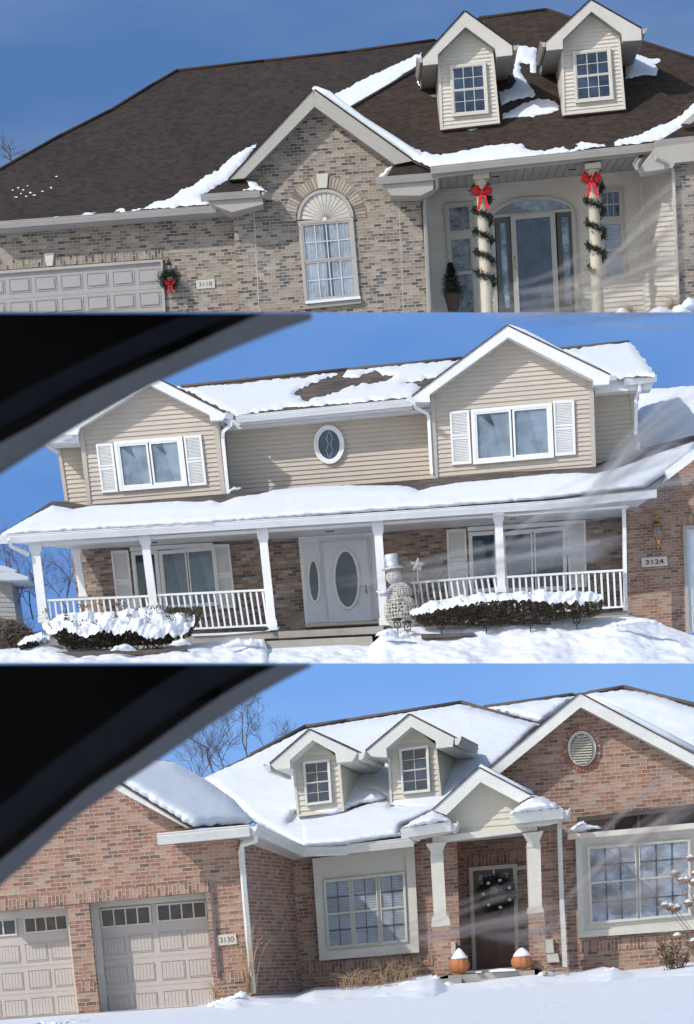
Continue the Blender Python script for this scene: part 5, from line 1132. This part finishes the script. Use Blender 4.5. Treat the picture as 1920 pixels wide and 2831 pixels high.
# pumpkins
for (x, y, r, lab) in ((513,644,.18,'tall orange pumpkin wearing a snow cap beside the left porch pier'), (796,624,.19,'squat orange pumpkin with a rounded snow cap beside the right porch pier')):
    tall = 1.75 if x < 600 else 1.42
    t = thing('pumpkin', lab, 'pumpkin', P(j(x,y), 63.75)); p0 = P(j(x,y), 63.75); mb = MB()
    mb.lathe(p0, [(.4*r,0), (.8*r,.1*r*tall), (r,.35*r*tall), (r*1.0,.62*r*tall), (r*.75,.88*r*tall), (.35*r,1.0*r*tall), (.1*r,.96*r*tall)], 40, 0, Vector((0,0,1)), 1, 10, .09); mb.build('rind', M['orange'], t)
    mb = MB(); mb.tube([p0+Vector((0,0,.95*r*tall)), p0+Vector((.02,0,1.15*r*tall))], [.03,.02], 6); mb.build('stem', M['stem'], t)
    mb = MB(); mb.lathe(p0+Vector((.01,0,.84*r*tall)), [(.83*r,0), (.80*r,.15*r), (.55*r,.45*r), (.25*r,.85*r if tall > 1.5 else .72*r), (.06*r,1.02*r if tall > 1.5 else .8*r)], 20); tag(mb.build('pumpkin_snow', M['snow']), 'pointed snow cap on the '+('tall' if tall > 1.5 else 'squat')+' pumpkin', 'snow', kind='stuff')
# garden
mb = MB()
for k in range(9): twigs(mb, P(j(-20+k*38,722-k*6), 62.95+random.random()*.2), 16, random.uniform(.25,.62), .16, .0045, 0, 5, .42)
tag(mb.build('dry_grass', M['straw']), 'matted reddish dry grass in snow beneath the triple window of the bottom house', 'dry grass')
mb = MB(); twigs(mb, P(i_(1135,735), 62.4), 34, 1.65, .2, .006, 0, 5, .25); tag(mb.build('ornamental_grass', M['straw']), 'tall thin dry grass stalks at the foot of the corner downspout', 'dry grass')
mb = MB(); twigs(mb, P(j(900,655), 63.0), 14, .36, .12, .005); tag(mb.build('dry_stalks', M['straw']), 'few pale stalks in the snow at the foot of the right porch pier', 'dry grass')
mb = MB(); twigs(mb, P(j(1000,650), 63.1), 10, .2, .1, .005); tag(mb.build('dry_stalks', M['straw']), 'few short stalks in the snow just right of the right downspout foot', 'dry grass')
mb = MB(); twigs(mb, P(i_(980,760), 62.2), 24, .45, .12, .005); tag(mb.build('dry_grass_tuft', M['straw']), 'small tuft of dry grass by the right garage door edge', 'dry grass')
t = thing('hydrangea_bush', 'hydrangea with brown dried flower heads dusted with snow at the right edge', 'shrub', P(j(1620,640), 62.5)); mb = MB(); heads = [(1490,190),(1520,220),(1560,120),(1540,220),(1470,340),(1445,335),(1500,345),(1550,325),(1500,475),(1575,500),(1585,190),(1575,230),(1590,300),(1485,350)]
for (x, y) in heads: mb.tube([P(j(1640,660), 62.6), P(j((x+1660)/2+20,(y+640)/2), 62.6), P(j(x,y+8), 62.4)], [.008,.006,.004], 5)
mb.build('stem', M['bark'], t); mb = MB(); m2 = MB()
for (x, y) in heads:
    mb.piece(); leaves(mb, P(j(x,y), 62.4), (.085,.08,.065), 260, .022, (0,), .2); m2.lathe(P(j(x,y-4), 62.4), [(.075,.0), (.07,.02), (.03,.05), (.01,.055)], 10)
mb.build('flower_head', M['bloom'], t); tag(m2.build('flower_snow', M['snow']), 'tiny snow caps on the dried hydrangea heads', 'snow', kind='stuff')
mb = MB(); bs_ = P(j(1490,640), 63.1)
for k in range(30):
    an = random.uniform(-.9,.9); ln = random.uniform(.3,.75); A = bs_+Vector((random.uniform(-.1,.1),0,-.05)); B = A+Vector((math.sin(an)*ln*.7, random.uniform(-.2,.2), math.cos(an)*ln)); mb.tube([A, A.lerp(B,.5)+Vector((.03,0,0)), B], [.012,.009,.004], 4); leaves(mb, B, (.09,.07,.08), 16, .03, (1,), .1); leaves(mb, A.lerp(B,.6), (.07,.07,.06), 10, .025, (1,), .1)
tag(mb.build('small_dark_shrub', [M['bark'], M['leafb']]), 'small dark leafy shrub poking from the snow below the big right window', 'shrub')
# bare trees behind the garage
for (A, dr, ln, r, lab) in ((g(1010,500), (-.45,0,1), 1.0, .045, 'bare tree leaning left behind the bottom garage roof'), (g(1135,440), (-.1,0,1), .8, .045, 'bare tree with upright spreading branches behind the main roof slope'), (g(900,520), (-.25,0,1), .7, .03, 'smaller bare tree between the garage roof and the car window')):
    random.seed(int(A[0])); mb = MB(); st = P(A, 72.6)-Vector((0,0,.5)); baretree(mb, st, Vector(dr), ln, r*.5, 5, 0, .5); baretree(mb, st, Vector((dr[0]+.6,0,1)), ln*.85, r*.38, 5, 0, .5)
    tag(mb.build('bare_tree', M['bark']), lab, 'tree')
# =================================================================== SETTING
def sheetground(name, top, Dt, bottom_v, Db, mat, nu=150, nv=46, amp=.06, back=0, seed=0, sc=1.0, u0=-500, u1=2420):
    """snow-covered ground running from the foot of the house down toward the viewer"""
    mb = MB(); vs = []; rows = []
    xs = [u0+(u1-u0)*k/nu for k in range(nu+1)]
    def topv(u):
        if u <= top[0][0]: return top[0][1]+(top[0][0]-u)*.075
        if u >= top[-1][0]: return top[-1][1]-(u-top[-1][0])*.06
        for A, B in zip(top, top[1:]):
            if A[0] <= u <= B[0]: return A[1]+(B[1]-A[1])*(u-A[0])/(B[0]-A[0]+1e-9)
    for u in xs if back else []:
        p = P((u, topv(u)), Dt); vs.append(p+Vector((0, back, 0)))
    for q in range(nv+1):
        t = (q/nv)**1.15
        for u in xs:
            A = P((u, topv(u)), Dt); B = P((u, bottom_v), Db); p = A.lerp(B, t); w = min(1, t*7)*min(1, (1-t)*5+.25)
            n = noise.noise(Vector((p.x*.9*sc, p.y*.5*sc, seed)))+.5*noise.noise(Vector((p.x*2.3*sc, p.y*1.4*sc, seed+3)))+.3*noise.noise(Vector((p.x*6*sc, p.y*4*sc, seed+7)))+.22*max(0, noise.noise(Vector((p.x*3.4*sc, p.y*3*sc, seed+17)))-.15)*2
            vs.append(p+Vector((0,0,n*amp*w)))
    R = nv+(1 if back else 0)
    fs = [[q*(nu+1)+k, q*(nu+1)+k+1, (q+1)*(nu+1)+k+1, (q+1)*(nu+1)+k] for q in range(R) for k in range(nu)]
    mb.mesh(vs, fs, 0, True); return tag(mb.build(name, mat), None, None, None, 'structure')
sheetground('snowy_yard', L(d, -200,730, 0,715, 240,690, 320,705, 600,715, 870,690, 1040,672, 1200,668, 1210,712, 1576,694, 1676,702, 1710,670, 1760,622, 1900,612, 2180,600, 2436,582, 2730,570, 2880,566, 3000,600, 3152,652), 79.0, 1862, 75.2, M['snow'], 420, 70, .13, 9, 2.0, 1.15, -500, 3300)
top3 = GI(-200,880, 140,862, 330,856, 455,850) + GI(870,822, 935,812, 960,785, 985,762, 1080,730, 1140,742, 1250,748, 1340,752) + L(j, -150,724, -60,722, 0,716, 150,708, 250,690, 330,668, 400,662, 455,695, 600,684, 700,668, 850,652, 950,655, 1100,642, 1200,622, 1300,642, 1460,625, 1576,606)
sheetground('snowy_lawn', top3, 63.2, 2905, 50.0, M['snow'], 420, 90, .06, 12, 5.0, .8)
# stand the path lights on the snow
dg_ = bpy.context.evaluated_depsgraph_get(); dg_.update()
yard = [o for o in bpy.data.objects if o.name == 'snowy_yard'][0]
for o in [o for o in bpy.data.objects if o.get('category') == 'garden light']:
    dirn = (o.location-Vector((0,0,EYE))).normalized(); ok, hp, _, _ = yard.ray_cast(Vector((0,0,EYE))-yard.location, dirn)
    if ok: o.location = hp+yard.location+Vector((0,0,.09))
# driveway
mb = MB(); mb.ext([P(i_(440,852), 62.9)+Vector((0,0,.13)), P(i_(905,822), 62.9)+Vector((0,0,.13)), P(i_(800,862), 60.5)+Vector((0,0,.13)), P(i_(640,905), 58.5)+Vector((0,0,.13)), P(i_(60,915), 59)+Vector((0,0,.02)), P(i_(-60,880), 62.9)+Vector((0,0,.13))], Vector((0,0,-.16)))
tag(mb.build('driveway', M['concrete']), None, None, None, 'structure')
mb = MB()
for poly in (GI(140,868, 200,856, 330,850, 450,852, 400,866, 250,876), GI(560,862, 640,842, 760,836, 700,852, 740,870, 600,880)):
    snowpatch(mb, poly, Plane(P(i_(0,870), 62)+Vector((0,0,.13)), P(i_(700,850), 62)+Vector((0,0,.13)), P(i_(300,905), 58.5)+Vector((0,0,.13))), .05, off=.02, step=6)
tag(mb.build('driveway_snow', M['snow']), 'thin wind-blown snow strips across the bare concrete driveway', 'snow', kind='stuff')
mb = MB()
for (x, y) in ((1095,738), (1050,758), (1010,770), (975,780)): 
    snowpatch(mb, GI(x-40,y+24, x-28,y-2, x,y-14, x+24,y-6, x+36,y+22), flat(61.9), .22, lump=1.2, step=5)
for (x, y, w, hh) in ((905,652,55,24), (1205,632,52,16), (300,690,90,24), (400,672,40,20), (180,712,120,18), (462,700,40,22), (872,662,40,18)): snowpatch(mb, L(j, x-w,y+12, x-w*.6,y-hh*.5, x,y-hh, x+w*.5,y-hh*.6, x+w,y+12), flat(63.2), .25, lump=.6)
tag(mb.build('snow_mound', M['snow']), 'small rounded snow mounds along the foot of the bottom brick house', 'snow', kind='stuff')
mb = MB()
for (x, y, w, hh) in ((560,705,60,16), (1075,690,60,28), (1130,688,70,22), (820,680,50,16), (1830,650,40,18), (1760,640,60,22), (2510,650,50,20), (2120,690,60,14), (2900,590,120,20)): snowpatch(mb, L(d, x-w,y+16, x-w*.7,y-2, x-w*.2,y-hh*.6, x+w*.1,y-hh, x+w*.6,y-hh*.4, x+w,y+16), flat(77.7), .3, lump=1.3)
tag(mb.build('shovelled_snow', M['snow']), 'broken lumps of shovelled snow around the middle house steps and path lights', 'snow', kind='stuff')
mb = MB(); q = [Vector((-90,-15,-.12)), Vector((90,-15,-.12)), Vector((90,110,-.12)), Vector((-90,110,-.12))]; n = 40
mb.poly(q); tag(mb.build('snow_field', M['snow']), None, None, None, 'structure')
mb = MB(); q = [P((-900, 935), 88.6), P((2820, 935), 88.6)]; q += [q[1]+Vector((0,14,0)), q[0]+Vector((0,14,0))]; mb.ext(q, Vector((0,0,-.3))); tag(mb.build('upper_terrace', M['snow']), None, None, None, 'structure')
# skies: one behind every house
def sky(vtop, D, zlow, mat):
    mb = MB(); A = P((-1400, vtop), D); B = P((3320, vtop), D); mb.ext([A, B, Vector((B.x, D, zlow)), Vector((A.x, D, zlow))], Vector((0,.05,0)))
    tag(mb.build('sky', mat), None, None, None, 'structure')
sky(1834.5, 74.6, -.1, skymat('sky_low', (.185,.39,.84), (.36,.57,.90), .8))
sky(863.5, 88.2, 5.5, skymat('sky_mid', (.105,.26,.64), (.26,.43,.76), .8))
sky(-1500, 104.0, 12.5, skymat('sky_high', (.085,.19,.43), (.20,.30,.50), 1.0))
# =================================================================== CAR WINDOW FRAMES (near the viewer)
def resamp(pl, n):
    """smooth curve through the given points"""
    out = []
    m = len(pl)-1
    for k in range(n+1):
        t = k/n*m; i0 = min(m-1, int(t)); f_ = t-i0
        p0 = pl[max(0,i0-1)]; p1 = pl[i0]; p2 = pl[i0+1]; p3 = pl[min(m,i0+2)]
        out.append(tuple(.5*((2*p1[q])+(-p0[q]+p2[q])*f_+(2*p0[q]-5*p1[q]+4*p2[q]-p3[q])*f_*f_+(-p0[q]+3*p1[q]-3*p2[q]+p3[q])*f_**3) for q in range(2)))
    return out
def carframe(label, curves, vt, D, vbot):
    """curves: boundary lines from window edge inward; bands between them at stepped depths"""
    t = thing('car_window_frame', label, 'car door frame', P((-40, vbot), D))
    names = ['window_channel', 'window_seal', 'inner_trim', 'door_panel']; mats = [M['cargrey'], M['carblk'], M['carnavy'], M['carblk']]
    cs = [resamp(cv, 30) for cv in curves]
    # clamp to the top line
    cs = [[(x, max(y, vt)) for x, y in cv] for cv in cs]
    prof = [0, -.012, -.004, -.022, -.045]
    for k in range(len(cs)-1):
        mb = MB(); A, B = cs[k], cs[k+1]
        for q in range(30):
            dA, dB = D+prof[k], D+prof[k+1]
            f4 = [P(A[q], dA), P(A[q+1], dA), P(B[q+1], dB), P(B[q], dB)]
            mb.mesh(f4+[p+Vector((0,.05,0)) for p in f4], [[0,1,2,3], [7,6,5,4], [0,4,5,1], [2,6,7,3]], 0, False)
        mb.build(names[k], mats[k], t)
    return t
carframe('dark curved car window frame across the upper left corner of the middle photo',
  [L(c, -60,745, 0,706, 180,592, 400,460, 690,302, 1000,162, 1250,62, 1415,5), L(c, -60,640, 0,600, 150,520, 330,415, 560,300, 800,190, 1010,90, 1200,5), L(c, -60,560, 0,535, 140,460, 300,370, 520,260, 740,160, 930,75, 1110,5), L(c, -60,450, 0,420, 120,350, 250,290, 420,205, 600,120, 740,60, 870,5), L(c, -400,8, -300,7, -200,6, -100,6, 100,6, 300,6, 500,6, 869,5)], 864, 4.0, 1300)
carframe('dark curved car window frame across the upper left of the bottom photo',
  [L(g, -60,1080, 0,1018, 130,905, 300,742, 500,598, 700,462, 950,292, 1200,135, 1412,24), L(g, -60,975, 0,920, 100,840, 250,715, 420,575, 600,455, 850,275, 1080,125, 1275,24), L(g, -60,905, 0,850, 90,775, 220,670, 380,540, 560,415, 800,245, 1020,105, 1170,24), L(g, -60,720, 0,670, 80,610, 190,510, 320,410, 470,300, 620,190, 760,95, 880,24), L(g, -400,27, -300,26, -200,25, -100,25, 50,25, 250,25, 450,25, 640,24, 878,24)], 1835, 4.0, 2500)
# =================================================================== smears of road dirt on the car window glass
def smearmat(col=(.42,.43,.46)):
    m = bpy.data.materials.new('road_dirt_film'); m.use_nodes = True; nt = m.node_tree; bs = nt.nodes['Principled BSDF']
    bs.inputs['Base Color'].default_value = (*col,1); bs.inputs['Roughness'].default_value = .9
    tr = nt.nodes.new('ShaderNodeBsdfTransparent'); mx = nt.nodes.new('ShaderNodeMixShader')
    uv = nt.nodes.new('ShaderNodeUVMap'); uv.uv_map = 'UVMap'; sp = nt.nodes.new('ShaderNodeSeparateXYZ'); lk(nt, uv.outputs[0], sp.inputs[0])
    # film thickness: thick in the middle of a streak, thinning to its sides and ends
    s1 = mathn(nt, 'SINE', mathn(nt, 'MULTIPLY', sp.outputs[0], math.pi)); s2 = mathn(nt, 'SINE', mathn(nt, 'MULTIPLY', sp.outputs[1], math.pi))
    mp = nt.nodes.new('ShaderNodeMapping'); mp.inputs['Scale'].default_value = (2,9,1); lk(nt, uv.outputs[0], mp.inputs[0]); nn = noisen(nt, 1.5, 4, mp.outputs[0])
    fac = mathn(nt, 'MULTIPLY', mathn(nt, 'MULTIPLY', mathn(nt, 'POWER', s1, .8), mathn(nt, 'POWER', s2, 1.4)), mathn(nt, 'MULTIPLY', nn, .8), True)
    lk(nt, fac, mx.inputs[0]); lk(nt, tr.outputs[0], mx.inputs[1]); lk(nt, bs.outputs[0], mx.inputs[2]); lk(nt, mx.outputs[0], nt.nodes['Material Output'].inputs[0]); return m
def smear(label, curves, D, col=(.42,.43,.46)):
    SM = smearmat(col)
    vs = []; fs = []; uvs = []
    fine = []
    for (pts, w) in curves:
        fine.append((pts, w*.6))
        for k in range(9):
            o = random.gauss(0, w*.42); a0 = random.uniform(0,.45); n = len(pts)-1; sub_ = []
            for q in range(4):
                s = (a0+(random.uniform(.85,1)-a0)*q/3)*n; i1 = min(n-1, int(s)); p = lerp(pts[i1], pts[i1+1], s-i1); sub_.append((p[0]+o*.45*(1+.9*q/3)+random.gauss(0,3), p[1]+o*(.35+.9*q/3)+random.gauss(0,4)+12*math.sin(q*1.3+k)))
            fine.append((sub_, random.uniform(6,22)))
    for (pts, w) in fine:
        cv = resamp(pts, 24); i0 = len(vs)
        for k, p in enumerate(cv):
            q = cv[min(k+1, 24)]; r_ = cv[max(k-1, 0)]; dx, dy = q[0]-r_[0], q[1]-r_[1]; l = math.hypot(dx, dy) or 1; nx, ny = -dy/l, dx/l; ww = w*(.5+.9*k/24)
            for s in range(5):
                o = (s/4-.5)*ww; vs.append(P((p[0]+nx*o, p[1]+ny*o), D+.004*(s%2)+.0007*len(fs)/50)); uvs.append((k/24, s/4))
        for k in range(24):
            for s in range(4): fs.append([i0+k*5+s, i0+k*5+s+1, i0+(k+1)*5+s+1, i0+(k+1)*5+s])
    org = vs[0].copy(); me = bpy.data.meshes.new('window_smear'); me.from_pydata([tuple(v-org) for v in vs], [], fs); ul = me.uv_layers.new(name='UVMap')
    for lp in me.loops: ul.data[lp.index].uv = uvs[lp.vertex_index]
    me.materials.append(SM); o = bpy.data.objects.new('window_smear', me); COL.objects.link(o); o.location = org; return tag(o, label, 'dirt smear')
smear('pale fan-shaped dirt smear over the lower right corner of the top house', [(L(b, 600,1400, 900,1370, 1150,1300, 1400,1200, 1620,1120), 70), (L(b, 1080,1300, 1200,1180, 1330,1060, 1450,960, 1620,830), 90), (L(b, 1150,1350, 1300,1250, 1450,1180, 1640,1060), 100), (L(b, 700,1330, 1000,1300, 1200,1230), 60), (L(b, 560,1440, 900,1420, 1250,1380, 1640,1330), 80)], 4.05, (.40,.37,.33))
smear('grey streaky dirt smear fanning over the right side of the middle house', [(L(e, 960,1000, 1100,830, 1250,680, 1420,540, 1620,420), 60), (L(e, 1000,950, 1180,790, 1350,700, 1640,600), 70), (L(e, 940,1040, 1060,900, 1200,720, 1400,500, 1640,330), 45), (L(f, -50,430, 150,400, 400,365, 700,310, 1000,260, 1300,200), 60), (L(f, 650,290, 800,160, 950,90, 1200,50, 1500,-10), 70), (L(f, 680,300, 900,230, 1150,240), 60)], 4.05)
smear('brownish dirt smear stretching over the door and right window of the bottom house', [(L(j, 0,560, 300,500, 560,440, 800,390, 1000,340), 70), (L(j, 950,380, 1050,260, 1200,120, 1400,-20, 1640,-180), 110), (L(j, 980,400, 1150,330, 1300,300, 1500,180, 1640,0), 150), (L(j, 600,480, 800,470, 1000,420), 60)], 4.05, (.33,.29,.29))
# =================================================================== light, world, camera
sc = bpy.context.scene
w = bpy.data.worlds.new('World'); sc.world = w; w.use_nodes = True; nt = w.node_tree
st = nt.nodes.new('ShaderNodeTexSky'); st.sky_type = 'NISHITA'; st.sun_disc = False; LD = Vector((1.1,1.0,-1.15)).normalized()
st.sun_elevation = math.asin(-LD.z); st.sun_rotation = math.atan2(-LD.x, -LD.y); st.altitude = 200
bg = nt.nodes['Background']; bg.inputs[1].default_value = .15; nt.links.new(st.outputs[0], bg.inputs[0])
sl = bpy.data.lights.new('sun', 'SUN'); sl.energy = 3.0; sl.angle = math.radians(.5); sl.color = (1,.955,.90)
so = bpy.data.objects.new('sun', sl); COL.objects.link(so); so.rotation_euler = LD.to_track_quat('-Z', 'Y').to_euler(); so.location = (-30,-20,60)
cam = bpy.data.cameras.new('camera'); co = bpy.data.objects.new('camera', cam); COL.objects.link(co); sc.camera = co
cam.sensor_fit = 'HORIZONTAL'; cam.sensor_width = 36; cam.lens = 36*F/1920; cam.shift_y = (V0-1415.5)/1920; cam.clip_start = .1; cam.clip_end = 600
cam.dof.use_dof = True; cam.dof.focus_distance = 78; cam.dof.aperture_fstop = 26
from mathutils import Matrix
co.matrix_world = Matrix(((CR,0*1,0,0), (0,0,-1,0), (-SR,0,0,EYE), (0,0,0,1)))
co.matrix_world = Matrix(((CR,SR,0,0), (0,0,-1,0), (-SR,CR,0,EYE), (0,0,0,1)))
sc.view_settings.view_transform = 'Standard'; sc.view_settings.look = 'None'; sc.view_settings.exposure = .06; sc.view_settings.gamma = 1
sc.render.engine = 'CYCLES'
sc.cycles.transparent_max_bounces = 16
for o in bpy.data.objects:
    if 'org' in o: del o['org']
